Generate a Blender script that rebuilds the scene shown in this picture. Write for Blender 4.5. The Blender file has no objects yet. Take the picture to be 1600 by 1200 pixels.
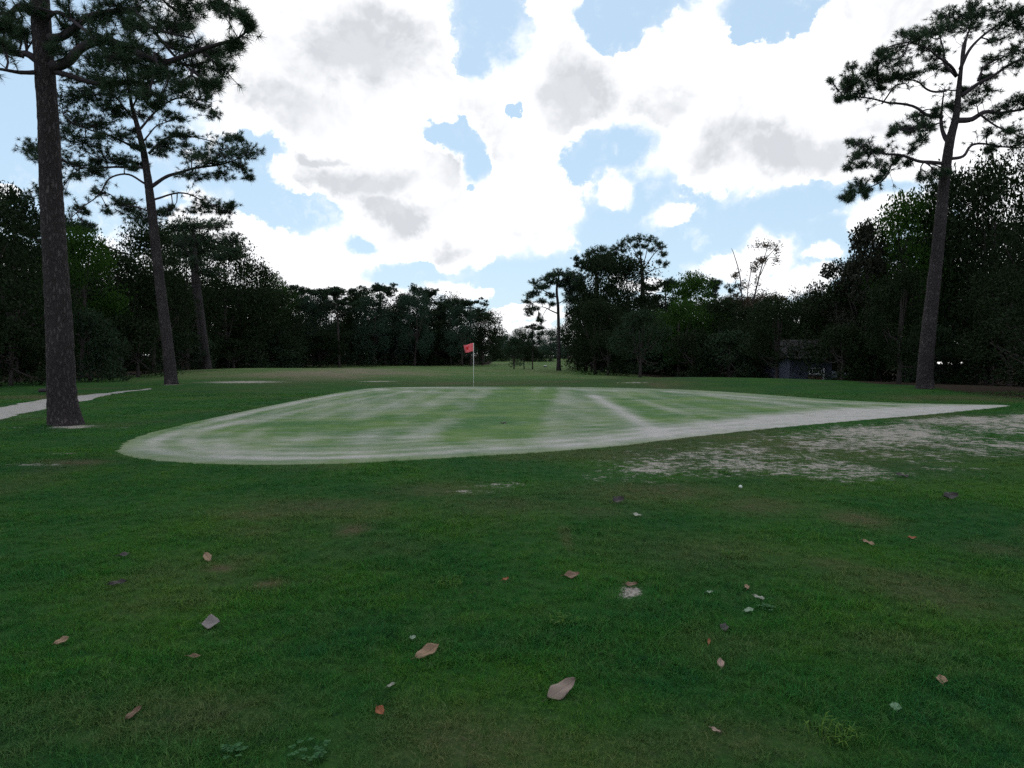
import bpy, math, random
import numpy as np
from mathutils import Vector

sc = bpy.context.scene
C = sc.collection
rad = math.radians

# ------------------------------------------------------------------ camera
EYE = 1.6
FX = 1100.0                      # focal length in pixels of the 1600 px wide photograph
PITCH = math.atan(44 / FX)       # the lens points slightly downwards
cam_d = bpy.data.cameras.new('camera')
cam_d.sensor_fit = 'HORIZONTAL'
cam_d.sensor_width = 36
cam_d.lens = 36 * FX / 1600
cam_d.clip_start = 0.05
cam_d.clip_end = 4000
cam = bpy.data.objects.new('camera', cam_d)
C.objects.link(cam)
cam.location = (0, 0, EYE)
cam.rotation_euler = (math.pi / 2 - PITCH, 0, 0)
sc.camera = cam

# ------------------------------------------------------------------ render / exposure
sc.view_settings.view_transform = 'Standard'
sc.view_settings.look = 'None'
sc.view_settings.gamma = 1
sc.view_settings.exposure = 0
sc.view_settings.use_curve_mapping = False
sc.render.engine = 'CYCLES'
sc.cycles.use_denoising = False
sc.cycles.max_bounces = 4
sc.cycles.diffuse_bounces = 2
sc.cycles.transmission_bounces = 3
sc.cycles.transparent_max_bounces = 4
sc.cycles.use_adaptive_sampling = True
sc.cycles.adaptive_threshold = 0.02


def ray(px, py):
    """direction through a photograph pixel, scaled to 1 m along +Y"""
    dx = (px - 800) / FX
    dy = (600 - py) / FX
    y = math.cos(PITCH) + dy * math.sin(PITCH)
    z = -math.sin(PITCH) + dy * math.cos(PITCH)
    return dx / y, z / y


def P3(px, py, d):
    rx, rz = ray(px, py)
    return np.array([rx * d, d, EYE + rz * d])


def azel(px, py):
    rx, rz = ray(px, py)
    v = Vector((rx, 1, rz)).normalized()
    return math.atan2(v.x, v.y), math.asin(v.z)


# ------------------------------------------------------------------ sun and sky
SUN_EL, SUN_AZ = rad(58), rad(-14)          # azimuth from +Y towards +X
sd = bpy.data.lights.new('sun', 'SUN')
sd.energy = 0.7
sd.angle = rad(14)
sd.color = (1.0, 0.96, 0.9)
sun = bpy.data.objects.new('sun', sd)
C.objects.link(sun)
sdir = Vector((math.sin(SUN_AZ) * math.cos(SUN_EL), math.cos(SUN_AZ) * math.cos(SUN_EL), math.sin(SUN_EL)))
sun.rotation_euler = sdir.to_track_quat('Z', 'Y').to_euler()

world = bpy.data.worlds.new('World')
sc.world = world
world.use_nodes = True
NT = world.node_tree
NT.nodes.clear()
world.cycles.sampling_method = 'MANUAL'
world.cycles.sample_map_resolution = 512


class NB:
    """small helper for building node trees"""
    def __init__(s, tree):
        s.t = tree

    def n(s, typ, **kw):
        nd = s.t.nodes.new(typ)
        for k, v in kw.items():
            setattr(nd, k, v)
        return nd

    def l(s, a, b):
        s.t.links.new(a, b)

    def put(s, sock, v):
        if isinstance(v, bpy.types.NodeSocket):
            s.l(v, sock)
        elif v is not None:
            sock.default_value = v

    def math(s, op, a, b=None, c=None, clamp=False):
        nd = s.n('ShaderNodeMath', operation=op)
        nd.use_clamp = clamp
        for i, v in enumerate((a, b, c)):
            s.put(nd.inputs[i], v)
        return nd.outputs[0]

    def step(s, v, a, b, lo=0.0, hi=1.0):
        nd = s.n('ShaderNodeMapRange')
        nd.interpolation_type = 'SMOOTHSTEP'
        nd.clamp = True
        s.put(nd.inputs[0], v)
        nd.inputs[1].default_value = a
        nd.inputs[2].default_value = b
        nd.inputs[3].default_value = lo
        nd.inputs[4].default_value = hi
        return nd.outputs[0]

    def mix(s, f, a, b):
        nd = s.n('ShaderNodeMix', data_type='RGBA')
        s.put(nd.inputs[0], f)
        for sock, v in ((nd.inputs[6], a), (nd.inputs[7], b)):
            if isinstance(v, tuple) and len(v) == 3:
                v = v + (1,)
            s.put(sock, v)
        return nd.outputs[2]

    def fmix(s, f, a, b):
        nd = s.n('ShaderNodeMix', data_type='FLOAT')
        s.put(nd.inputs[0], f); s.put(nd.inputs[2], a); s.put(nd.inputs[3], b)
        return nd.outputs[0]

    def noise(s, vec, scale, detail=4, rough=0.55, dist=0.0, color=False):
        nd = s.n('ShaderNodeTexNoise')
        if vec is not None:
            s.l(vec, nd.inputs['Vector'])
        nd.inputs['Scale'].default_value = scale
        nd.inputs['Detail'].default_value = detail
        nd.inputs['Roughness'].default_value = rough
        nd.inputs['Distortion'].default_value = dist
        return nd.outputs[1 if color else 0]

    def vmath(s, op, a, b=None):
        nd = s.n('ShaderNodeVectorMath', operation=op)
        s.put(nd.inputs[0], a)
        if b is not None:
            s.put(nd.inputs[1], b)
        return nd.outputs[1] if op in ('LENGTH', 'DISTANCE', 'DOT_PRODUCT') else nd.outputs[0]


def build_sky():
    b = NB(NT)
    tc = b.n('ShaderNodeTexCoord')
    d = tc.outputs['Generated']
    sep = b.n('ShaderNodeSeparateXYZ'); b.l(d, sep.inputs[0])
    az = b.math('ARCTAN2', sep.outputs[0], sep.outputs[1])
    el = b.math('ARCSINE', sep.outputs[2])
    cmb = b.n('ShaderNodeCombineXYZ'); b.l(az, cmb.inputs[0]); b.l(el, cmb.inputs[1])
    w1 = b.noise(d, 8.0, 9, 0.66, color=True)
    w1 = b.vmath('SUBTRACT', w1, (0.5, 0.5, 0.5))
    sc1 = b.n('ShaderNodeVectorMath', operation='SCALE'); b.l(w1, sc1.inputs[0]); sc1.inputs['Scale'].default_value = 0.095
    p = b.vmath('ADD', cmb.outputs[0], sc1.outputs[0])

    def field(ells, src):
        out = None
        for (px, py, rx, ry, rot) in ells:
            a0, e0 = azel(px, py)
            a1, _ = azel(px + rx, py); a2, _ = azel(px - rx, py)
            _, e1 = azel(px, py - ry); _, e2 = azel(px, py + ry)
            mp = b.n('ShaderNodeMapping', vector_type='TEXTURE')
            mp.inputs['Location'].default_value = (a0, e0, 0)
            mp.inputs['Rotation'].default_value = (0, 0, rad(rot))
            mp.inputs['Scale'].default_value = (abs(a1 - a2) / 2, abs(e1 - e2) / 2, 1)
            b.l(src, mp.inputs['Vector'])
            ln = b.vmath('LENGTH', mp.outputs[0])
            out = ln if out is None else b.math('MINIMUM', out, ln)
        return out

    gaps = [(60, 160, 255, 210, 0), (425, 305, 110, 34, -12), (390, 245, 60, 34, 20), (566, 382, 24, 14, 0),
            (765, 25, 52, 66, 0), (740, 92, 24, 34, 0), (712, 205, 52, 24, -15), (748, 248, 24, 42, 0), (812, 178, 8, 10, 0),
            (985, 10, 88, 42, 0), (962, 52, 44, 24, 0), (1215, 5, 75, 42, 0), (1163, 42, 20, 26, 0),
            (945, 248, 72, 36, 10), (985, 345, 85, 62, 10), (1150, 395, 240, 82, 0), (1260, 318, 150, 28, 4),
            (860, 450, 170, 46, 4), (640, 432, 70, 16, 0), (1370, 300, 50, 26, 0), (740, 300, 8, 8, 0), (1050, 135, 0.1, 0.1, 0)]
    clouds = [(12, 292, 30, 20, 0), (475, 262, 58, 40, 0), (1092, 48, 52, 44, 0), (960, 303, 32, 30, 0), (1057, 333, 40, 28, 0),
              (1200, 400, 52, 44, 0), (1150, 430, 70, 30, 0), (1283, 404, 34, 17, 0), (1235, 450, 90, 26, 12), (1372, 345, 58, 48, 30),
              (715, 452, 60, 15, 0), (1000, 440, 60, 12, 0), (800, 492, 120, 16, 0)]
    bell = [(400, 155, 120, 34, 0), (560, 85, 150, 52, 14), (620, 320, 90, 20, 0), (897, 150, 34, 90, 0), (835, 368, 70, 30, 8),
            (1112, 242, 80, 34, 22), (1250, 245, 120, 28, 0), (705, 382, 50, 20, 0), (560, 275, 110, 30, 10), (700, 250, 50, 60, 20),
            (505, 228, 26, 12, 0), (1000, 180, 60, 30, 20), (1200, 470, 60, 12, 0), (640, 30, 80, 30, 0)]
    vb = b.n('ShaderNodeTexVoronoi', feature='SMOOTH_F1'); b.l(b.vmath('ADD', d, sc1.outputs[0]), vb.inputs['Vector'])
    vb.inputs['Scale'].default_value = 34; vb.inputs['Smoothness'].default_value = 0.4
    vb.inputs['Detail'].default_value = 1.5; vb.inputs['Roughness'].default_value = 0.6
    lobes = b.math('MULTIPLY', b.math('SUBTRACT', vb.outputs['Distance'], 0.36), 0.30)
    ragged = b.math('MULTIPLY', b.math('SUBTRACT', b.noise(d, 30.0, 8, 0.72), 0.5), 0.55)
    lobes = b.math('ADD', lobes, ragged)
    g = b.math('SUBTRACT', field(gaps, p), lobes)
    c = b.math('ADD', field(clouds, p), lobes)
    # belly shading uses a gentler warp
    w2 = b.noise(d, 6.0, 6, 0.6, color=True)
    w2 = b.vmath('SUBTRACT', w2, (0.5, 0.5, 0.5))
    sc2 = b.n('ShaderNodeVectorMath', operation='SCALE'); b.l(w2, sc2.inputs[0]); sc2.inputs['Scale'].default_value = 0.20
    p2 = b.vmath('ADD', cmb.outputs[0], sc2.outputs[0])
    s = field(bell, p2)
    hard = b.math('MAXIMUM', b.step(g, 0.90, 1.10), b.step(c, 1.10, 0.90))
    soft = b.math('MAXIMUM', b.step(g, 0.55, 1.30), b.step(c, 1.40, 0.70))
    dens_front = b.fmix(b.step(b.noise(d, 7.0, 4, 0.6), 0.44, 0.60), hard, soft)
    # wisps break the hard edge a little
    nz = b.noise(d, 3.1, 8, 0.6)
    dens_all = b.step(nz, 0.46, 0.53)
    aw = b.step(b.math('ABSOLUTE', az), rad(40), rad(50), 1, 0)
    ew = b.step(el, rad(27), rad(36), 1, 0)
    w = b.math('MULTIPLY', aw, ew)
    wisp = b.math('MULTIPLY', b.step(b.noise(p, 9.0, 8, 0.7), 0.54, 0.74), 0.5)
    dens_front = b.math('MAXIMUM', dens_front, wisp)
    dens = b.fmix(w, dens_all, dens_front)
    nshade = b.noise(d, 4.0, 6, 0.6)
    sh_front = b.step(s, 1.75, 0.0)
    sh_all = b.step(nz, 0.55, 0.75)
    sh = b.fmix(w, sh_all, sh_front)
    sh = b.math('MULTIPLY', sh, b.step(nshade, 0.32, 0.62, 0.35, 1.0))
    sh = b.math('ADD', sh, b.step(nshade, 0.46, 0.70, 0.0, 0.42), clamp=True)
    bil = b.noise(d, 13.0, 8, 0.62, 0.4)
    sh = b.math('ADD', sh, b.step(bil, 0.45, 0.72, -0.10, 0.36), clamp=True)
    # thin cloud rims stay bright
    sh = b.math('MULTIPLY', sh, b.fmix(w, 1.0, b.step(g, 1.02, 1.5, 0.15, 1.0)))
    sky = b.n('ShaderNodeTexSky', sky_type='NISHITA')
    sky.sun_disc = False
    sky.sun_elevation = SUN_EL
    sky.sun_rotation = SUN_AZ
    sky.air_density = 1.0
    sky.dust_density = 0.6
    sky.ozone_density = 1.0
    blue = b.mix(0.60, sky.outputs[0], (6.9, 9.3, 11.3))
    cloud = b.mix(sh, (12.0, 12.1, 12.3), (7.0, 7.25, 7.65))
    col = b.mix(dens, blue, cloud)
    bg = b.n('ShaderNodeBackground')
    b.l(col, bg.inputs[0]); bg.inputs[1].default_value = 0.1
    out = b.n('ShaderNodeOutputWorld'); b.l(bg.outputs[0], out.inputs[0])


build_sky()

# ------------------------------------------------------------------ numpy helpers
RNG = np.random.default_rng(7)


def _hash(ix, iy, seed):
    h = (ix.astype(np.int64) * 374761393 + iy.astype(np.int64) * 668265263 + seed * 1442695041) & 0xFFFFFFFF
    h = ((h ^ (h >> 13)) * 1274126177) & 0xFFFFFFFF
    h = h ^ (h >> 16)
    return (h & 0xFFFF) / 65535.0


def vnoise(x, y, seed=0):
    ix, iy = np.floor(x), np.floor(y)
    fx, fy = x - ix, y - iy
    fx = fx * fx * (3 - 2 * fx); fy = fy * fy * (3 - 2 * fy)
    a = _hash(ix, iy, seed); b = _hash(ix + 1, iy, seed)
    c = _hash(ix, iy + 1, seed); d = _hash(ix + 1, iy + 1, seed)
    return (a * (1 - fx) + b * fx) * (1 - fy) + (c * (1 - fx) + d * fx) * fy


def fbm(x, y, seed=0, octs=4):
    v = 0; amp = 0.5; tot = 0
    for i in range(octs):
        v = v + amp * vnoise(x * 2 ** i + 17.3 * i, y * 2 ** i - 9.1 * i, seed + i)
        tot += amp; amp *= 0.5
    return v / tot


def sstep(a, b, v):
    t = np.clip((v - a) / (b - a), 0, 1)
    return t * t * (3 - 2 * t)


def gauss(x, y, cx, cy, sx, sy):
    return np.exp(-(((x - cx) / sx) ** 2 + ((y - cy) / sy) ** 2))


def terrain(x, y):
    x = np.asarray(x, float); y = np.asarray(y, float)
    z = np.zeros(np.broadcast(x, y).shape)
    z = z + 0.42 * gauss(x, y, -14, 62, 10, 9) + 0.34 * gauss(x, y, -26, 66, 8, 8)    # humps past the green, left
    z = z + 0.25 * gauss(x, y, -6, 78, 9, 7)
    z = z + 0.30 * gauss(x, y, 14, 40, 8.5, 4.0) + 0.16 * gauss(x, y, 8, 42, 6, 4)       # low mound, right
    z = z + 0.22 * gauss(x, y, 20.5, 33, 5, 3.2)
    z = z - 1.35 * gauss(x, y, 28, 62, 12, 12)                                          # hollow where the house stands
    z = z + (fbm(x / 14, y / 14, 3, 3) - 0.5) * 0.5 * sstep(45, 120, y)                   # fairway roll
    z = z + (fbm(x / 1.7, y / 1.7, 5, 2) - 0.5) * 0.035 * sstep(60, 3, y) * (1 - sstep(10, 14, y))
    z = z + 1.2 * sstep(150, 300, y)
    return z


def ground_pt(px, py):
    rx, rz = ray(px, py)
    d = -EYE / min(rz, -0.004)
    for _ in range(30):
        z = float(terrain(rx * d, d))
        d2 = (z - EYE) / min(rz, -0.004)
        d = 0.5 * d + 0.5 * d2
    return np.array([rx * d, d, float(terrain(rx * d, d))])


def mesh_from(name, verts, quads=None, tris=None, smooth=False, mats=(), mat_idx=None):
    me = bpy.data.meshes.new(name)
    verts = np.asarray(verts, dtype=np.float32)
    me.vertices.add(len(verts))
    me.vertices.foreach_set('co', verts.ravel())
    parts, tot = [], []
    if quads is not None and len(quads):
        parts.append(np.asarray(quads, np.int32).ravel()); tot.append(np.full(len(quads), 4, np.int32))
    if tris is not None and len(tris):
        parts.append(np.asarray(tris, np.int32).ravel()); tot.append(np.full(len(tris), 3, np.int32))
    loops = np.concatenate(parts); tot = np.concatenate(tot)
    me.loops.add(len(loops)); me.loops.foreach_set('vertex_index', loops)
    me.polygons.add(len(tot))
    start = np.concatenate([[0], np.cumsum(tot)[:-1]]).astype(np.int32)
    me.polygons.foreach_set('loop_start', start)
    me.polygons.foreach_set('loop_total', tot)
    me.polygons.foreach_set('use_smooth', np.full(len(tot), smooth, bool))
    for m in mats:
        me.materials.append(m)
    if mat_idx is not None:
        me.polygons.foreach_set('material_index', np.asarray(mat_idx, np.int32))
    me.update(calc_edges=True)
    return me


def link(name, me, parent=None, **props):
    o = bpy.data.objects.new(name, me)
    C.objects.link(o)
    if parent is not None:
        o.parent = parent
    for k, v in props.items():
        o[k] = v
    return o


def thing(name, label, cat, loc=(0, 0, 0), rz=0.0, group=None, data=None):
    o = bpy.data.objects.new(name, data)
    C.objects.link(o)
    o.location = tuple(float(v) for v in loc)
    o.rotation_euler = (0, 0, rz)
    o['label'] = label; o['category'] = cat
    if group:
        o['group'] = group
    return o


class Geo:
    """collects numpy geometry"""
    def __init__(s):
        s.v = []; s.q = []; s.t = []; s.n = 0

    def add(s, v, q=None, t=None):
        v = np.asarray(v, float)
        if q is not None and len(q):
            s.q.append(np.asarray(q) + s.n)
        if t is not None and len(t):
            s.t.append(np.asarray(t) + s.n)
        s.v.append(v); s.n += len(v)

    def tube(s, pts, radii, sides=8, cap=True, rough=0.0, rng=RNG):
        pts = np.asarray(pts, float); radii = np.asarray(radii, float)
        n = len(pts)
        tan = np.gradient(pts, axis=0)
        tan /= np.linalg.norm(tan, axis=1)[:, None] + 1e-9
        ref = np.array([0, 0, 1.0]) if abs(tan[:, 2].mean()) < 0.8 else np.array([1.0, 0, 0])
        u = np.cross(tan, ref); u /= np.linalg.norm(u, axis=1)[:, None] + 1e-9
        w = np.cross(tan, u)
        a = np.linspace(0, 2 * np.pi, sides, endpoint=False)
        r = radii[:, None] * (1 + rough * (rng.random((n, sides)) - 0.5))
        ring = pts[:, None, :] + r[..., None] * (np.cos(a)[None, :, None] * u[:, None, :] + np.sin(a)[None, :, None] * w[:, None, :])
        i = np.arange(n - 1)[:, None]; j = np.arange(sides)[None, :]
        j2 = (j + 1) % sides
        q = np.stack([i * sides + j, i * sides + j2, (i + 1) * sides + j2, (i + 1) * sides + j], -1).reshape(-1, 4)
        v = ring.reshape(-1, 3)
        t = None
        if cap:
            v = np.concatenate([v, pts[-1:], pts[:1]])
            e = n * sides
            b0 = (n - 1) * sides
            t = np.array([[b0 + k, b0 + (k + 1) % sides, e] for k in range(sides)] + [[(k + 1) % sides, k, e + 1] for k in range(sides)])
        s.add(v, q, t)

    def box(s, x0, x1, y0, y1, z0, z1):
        v = [(x, y, z) for z in (z0, z1) for y in (y0, y1) for x in (x0, x1)]
        q = [(0, 2, 3, 1), (4, 5, 7, 6), (0, 1, 5, 4), (2, 6, 7, 3), (0, 4, 6, 2), (1, 3, 7, 5)]
        s.add(v, q)

    def mesh(s, name, mats=(), smooth=False, **kw):
        return mesh_from(name, np.concatenate(s.v), np.concatenate(s.q) if s.q else None,
                         np.concatenate(s.t) if s.t else None, smooth, mats, **kw)


def spline(ctrl, n):
    """Catmull-Rom through control points"""
    c = np.asarray(ctrl, float)
    if len(c) == 2:
        t = np.linspace(0, 1, n)[:, None]
        return c[0] * (1 - t) + c[1] * t
    c = np.concatenate([[2 * c[0] - c[1]], c, [2 * c[-1] - c[-2]]])
    m = len(c) - 3
    out = []
    for t in np.linspace(0, m - 1e-6, n):
        i = int(t); f = t - i
        p0, p1, p2, p3 = c[i:i + 4]
        out.append(0.5 * ((2 * p1) + (-p0 + p2) * f + (2 * p0 - 5 * p1 + 4 * p2 - p3) * f * f + (-p0 + 3 * p1 - 3 * p2 + p3) * f ** 3))
    return np.array(out)


# ------------------------------------------------------------------ materials
def newmat(name):
    m = bpy.data.materials.new(name)
    m.use_nodes = True
    m.node_tree.nodes.clear()
    return m, NB(m.node_tree)


def finish(b, shader, disp=None):
    o = b.n('ShaderNodeOutputMaterial'); b.l(shader, o.inputs[0])


def principled(b, col, rough=0.8, spec=0.3, normal=None, **kw):
    p = b.n('ShaderNodeBsdfPrincipled')
    if isinstance(col, tuple) and len(col) == 3:
        col = col + (1,)
    b.put(p.inputs['Base Color'], col)
    b.put(p.inputs['Roughness'], rough)
    b.put(p.inputs['Specular IOR Level'], spec)
    if normal is not None:
        b.l(normal, p.inputs['Normal'])
    for k, v in kw.items():
        b.put(p.inputs[k], v)
    return p.outputs[0]


def bump(b, h, strength=0.5, dist=0.02):
    n = b.n('ShaderNodeBump'); b.l(h, n.inputs['Height'])
    n.inputs['Strength'].default_value = strength; n.inputs['Distance'].default_value = dist
    return n.outputs[0]


def simple(name, col, rough=0.7, spec=0.3, var=0.15, scale=8.0, bumps=0.0):
    m, b = newmat(name)
    tc = b.n('ShaderNodeTexCoord')
    nz = b.noise(tc.outputs['Object'], scale, 4)
    dark = tuple(c * (1 - var) for c in col); lite = tuple(min(1, c * (1 + var)) for c in col)
    cc = b.mix(nz, dark, lite)
    nr = bump(b, b.noise(tc.outputs['Object'], scale * 4, 3), bumps, 0.01) if bumps else None
    finish(b, principled(b, cc, rough, spec, nr))
    return m


def leaf_mat(name, dark, lite, trans=0.25, hue_obj=0.5, scale=0.6):
    m, b = newmat(name)
    geo = b.n('ShaderNodeNewGeometry')
    oi = b.n('ShaderNodeObjectInfo')
    r = geo.outputs['Random Per Island']
    tc = b.n('ShaderNodeTexCoord')
    nz = b.noise(tc.outputs['Object'], scale, 3)
    f = b.math('ADD', b.math('MULTIPLY', r, 0.55), b.math('MULTIPLY', b.math('SUBTRACT', nz, 0.35), 0.9), clamp=True)
    f = b.math('ADD', b.math('MULTIPLY', f, 0.75), b.math('MULTIPLY', oi.outputs['Random'], 0.25), clamp=True)
    c = b.mix(f, dark, lite)
    df = principled(b, c, 0.8, 0.08)
    tr = b.n('ShaderNodeBsdfTranslucent')
    tcx = b.mix(0.5, c, tuple(min(1, v * k) for v, k in zip(lite, (1.5, 1.7, 0.7))))
    b.l(tcx, tr.inputs[0])
    ms = b.n('ShaderNodeMixShader'); ms.inputs[0].default_value = trans
    b.l(df, ms.inputs[1]); b.l(tr.outputs[0], ms.inputs[2])
    finish(b, ms.outputs[0])
    return m


def bark_mat(name, dark, mid, lite, scale=1.0):
    """plated pine bark: fissures running up the stem, flaky scales between them"""
    m, b = newmat(name)
    tc = b.n('ShaderNodeTexCoord')
    mp = b.n('ShaderNodeMapping'); b.l(tc.outputs['Object'], mp.inputs[0])
    mp.inputs['Scale'].default_value = (15 * scale, 15 * scale, 5.0 * scale)
    wn = b.vmath('MULTIPLY', b.noise(mp.outputs[0], 0.9, 5, 0.7, color=True), (2.2, 2.2, 2.2))
    wv = b.vmath('ADD', mp.outputs[0], wn)
    vo = b.n('ShaderNodeTexVoronoi', feature='DISTANCE_TO_EDGE'); b.l(wv, vo.inputs['Vector']); vo.inputs['Scale'].default_value = 1.0
    vc = b.n('ShaderNodeTexVoronoi', feature='F1'); b.l(wv, vc.inputs['Vector']); vc.inputs['Scale'].default_value = 1.0
    crack = b.math('MULTIPLY_ADD', b.step(vo.outputs['Distance'], 0.0, 0.30), 0.8, b.math('MULTIPLY', b.noise(tc.outputs['Object'], 9, 4, 0.7), 0.35), clamp=True)
    fine = b.noise(tc.outputs['Object'], 24, 5, 0.65)
    big = b.noise(tc.outputs['Object'], 1.1, 4, 0.6)
    sepc = b.n('ShaderNodeSeparateColor'); b.l(vc.outputs['Color'], sepc.inputs[0])
    plate = b.mix(b.math('ADD', b.math('MULTIPLY', sepc.outputs[0], 0.5), b.math('MULTIPLY', fine, 0.6), clamp=True), mid, lite)
    plate = b.mix(b.step(big, 0.35, 0.7), mid, plate)
    col = b.mix(crack, dark, plate)
    h = b.math('ADD', crack, b.math('MULTIPLY', fine, 0.5))
    finish(b, principled(b, col, 0.92, 0.15, bump(b, h, 0.9, 0.035)))
    return m


M = {}
M['bark'] = bark_mat('pine_bark', (0.022, 0.018, 0.019), (0.052, 0.043, 0.047), (0.115, 0.096, 0.10))
M['bark_far'] = simple('bark_far', (0.045, 0.037, 0.036), 0.95, 0.1, 0.35, 3.0)
M['twig'] = simple('twig_bark', (0.045, 0.036, 0.042), 0.95, 0.1, 0.3, 5.0)
M['needle'] = leaf_mat('pine_needles', (0.026, 0.046, 0.032), (0.060, 0.092, 0.056), 0.15, scale=0.8)
M['needle_far'] = leaf_mat('far_pine_needles', (0.016, 0.030, 0.020), (0.036, 0.058, 0.034), 0.12, scale=0.8)
M['oak'] = leaf_mat('oak_leaves', (0.006, 0.012, 0.006), (0.019, 0.034, 0.012), 0.12)
M['oak_bright'] = leaf_mat('bright_leaves', (0.013, 0.032, 0.008), (0.036, 0.086, 0.014), 0.28)
M['haze_leaf'] = leaf_mat('haze_tinted_leaves', (0.018, 0.036, 0.026), (0.042, 0.070, 0.050), 0.18)  # lighter, bluish leaf colour: distance haze painted into the crowns
M['bush_leaf'] = leaf_mat('bush_leaves', (0.012, 0.024, 0.014), (0.030, 0.050, 0.028), 0.15)
M['magnolia'] = leaf_mat('magnolia_leaves', (0.014, 0.018, 0.014), (0.045, 0.045, 0.030), 0.10)
M['russet'] = leaf_mat('russet_leaves', (0.06, 0.045, 0.035), (0.13, 0.09, 0.07), 0.25)


def turf_color(b, pos, dry, tint_var=1.0):
    """common colour of the rough turf, for the ground and the blades; pos in metres"""
    n1 = b.noise(pos, 0.55, 5, 0.6)
    n2 = b.noise(pos, 3.2, 4, 0.6)
    n3 = b.noise(pos, 0.16, 3, 0.5)
    g = b.mix(b.step(n1, 0.35, 0.68), (0.012, 0.066, 0.012), (0.032, 0.098, 0.009))
    g = b.mix(b.math('MULTIPLY', b.step(n2, 0.45, 0.75), 0.5), g, (0.044, 0.088, 0.022))
    g = b.mix(b.math('MULTIPLY', b.step(n3, 0.45, 0.7), 0.5), g, (0.013, 0.080, 0.016))
    # clump to clump variation a hand's breadth across
    n4 = b.noise(pos, 11.0, 5, 0.7)
    n5 = b.noise(pos, 34.0, 3, 0.7)
    g = b.mix(b.math('MULTIPLY', b.step(n4, 0.52, 0.68), 0.55), g, (0.050, 0.092, 0.034))
    g = b.mix(b.math('MULTIPLY', b.step(n4, 0.46, 0.34), 0.6), g, (0.006, 0.034, 0.012))
    g = b.mix(b.math('MULTIPLY', b.step(n5, 0.60, 0.74), 0.6), g, (0.082, 0.105, 0.055))
    g = b.mix(dry, g, (0.100, 0.080, 0.045))
    return g


def ground_material():
    m, b = newmat('turf_ground')
    geo = b.n('ShaderNodeNewGeometry')
    pos = geo.outputs['Position']
    sep = b.n('ShaderNodeSeparateXYZ'); b.l(pos, sep.inputs[0])
    def attr(nm):
        a = b.n('ShaderNodeAttribute'); a.attribute_name = nm
        return a.outputs['Fac']
    sand, dry, litter = attr('sand'), attr('dry'), attr('litter')
    fine = b.noise(pos, 38, 5, 0.7)
    mid = b.noise(pos, 6, 8, 0.72)
    # thin turf over bare sand: broken edges
    mpx = b.n('ShaderNodeMapping'); b.l(pos, mpx.inputs[0]); mpx.inputs['Scale'].default_value = (1.2, 1.2, 1)
    wide = b.noise(mpx.outputs[0], 1.9, 7, 0.7)
    sm = b.math('ADD', sand, b.math('MULTIPLY', b.math('SUBTRACT', mid, 0.5), 1.9))
    sm = b.math('ADD', sm, b.math('MULTIPLY', b.math('SUBTRACT', wide, 0.5), 1.2))
    sm = b.math('ADD', sm, b.math('MULTIPLY', b.math('SUBTRACT', fine, 0.5), 0.9))
    smask = b.math('MULTIPLY', b.step(sm, 0.34, 0.66), b.step(sand, 0.02, 0.2))
    dr = b.math('MULTIPLY', dry, b.step(b.math('ADD', mid, b.math('MULTIPLY', fine, 0.5)), 0.45, 0.95, 0.25, 1.3))
    turf = turf_color(b, pos, dr)
    turf = b.mix(b.step(fine, 0.35, 0.8), b.mix(0.6, turf, (0.010, 0.026, 0.010)), turf)  # fine dark flecks put the blades' self-shadow into the turf colour
    fair = b.step(sep.outputs[1], 38, 60)
    fcol = b.mix(b.step(b.noise(pos, 0.22, 6, 0.65), 0.38, 0.66), (0.046, 0.096, 0.026), (0.088, 0.112, 0.046))
    fcol = b.mix(b.math('MULTIPLY', dr, 0.9), fcol, (0.155, 0.125, 0.095))
    turf = b.mix(b.math('MULTIPLY', fair, attr('fair')), turf, fcol)
    sandc = b.mix(b.noise(pos, 3.5, 5, 0.7), (0.22, 0.195, 0.175), (0.42, 0.385, 0.355))
    sandc = b.mix(b.step(fine, 0.3, 0.62), (0.11, 0.095, 0.075), sandc)
    col = b.mix(smask, turf, sandc)
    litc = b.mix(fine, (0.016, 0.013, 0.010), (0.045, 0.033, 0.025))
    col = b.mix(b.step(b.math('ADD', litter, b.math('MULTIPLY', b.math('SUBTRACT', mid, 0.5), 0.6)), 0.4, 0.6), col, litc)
    h = b.math('ADD', b.math('MULTIPLY', fine, 0.6), mid)
    finish(b, principled(b, col, 0.95, 0.03, bump(b, h, 0.8, 0.03)))
    return m


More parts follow.
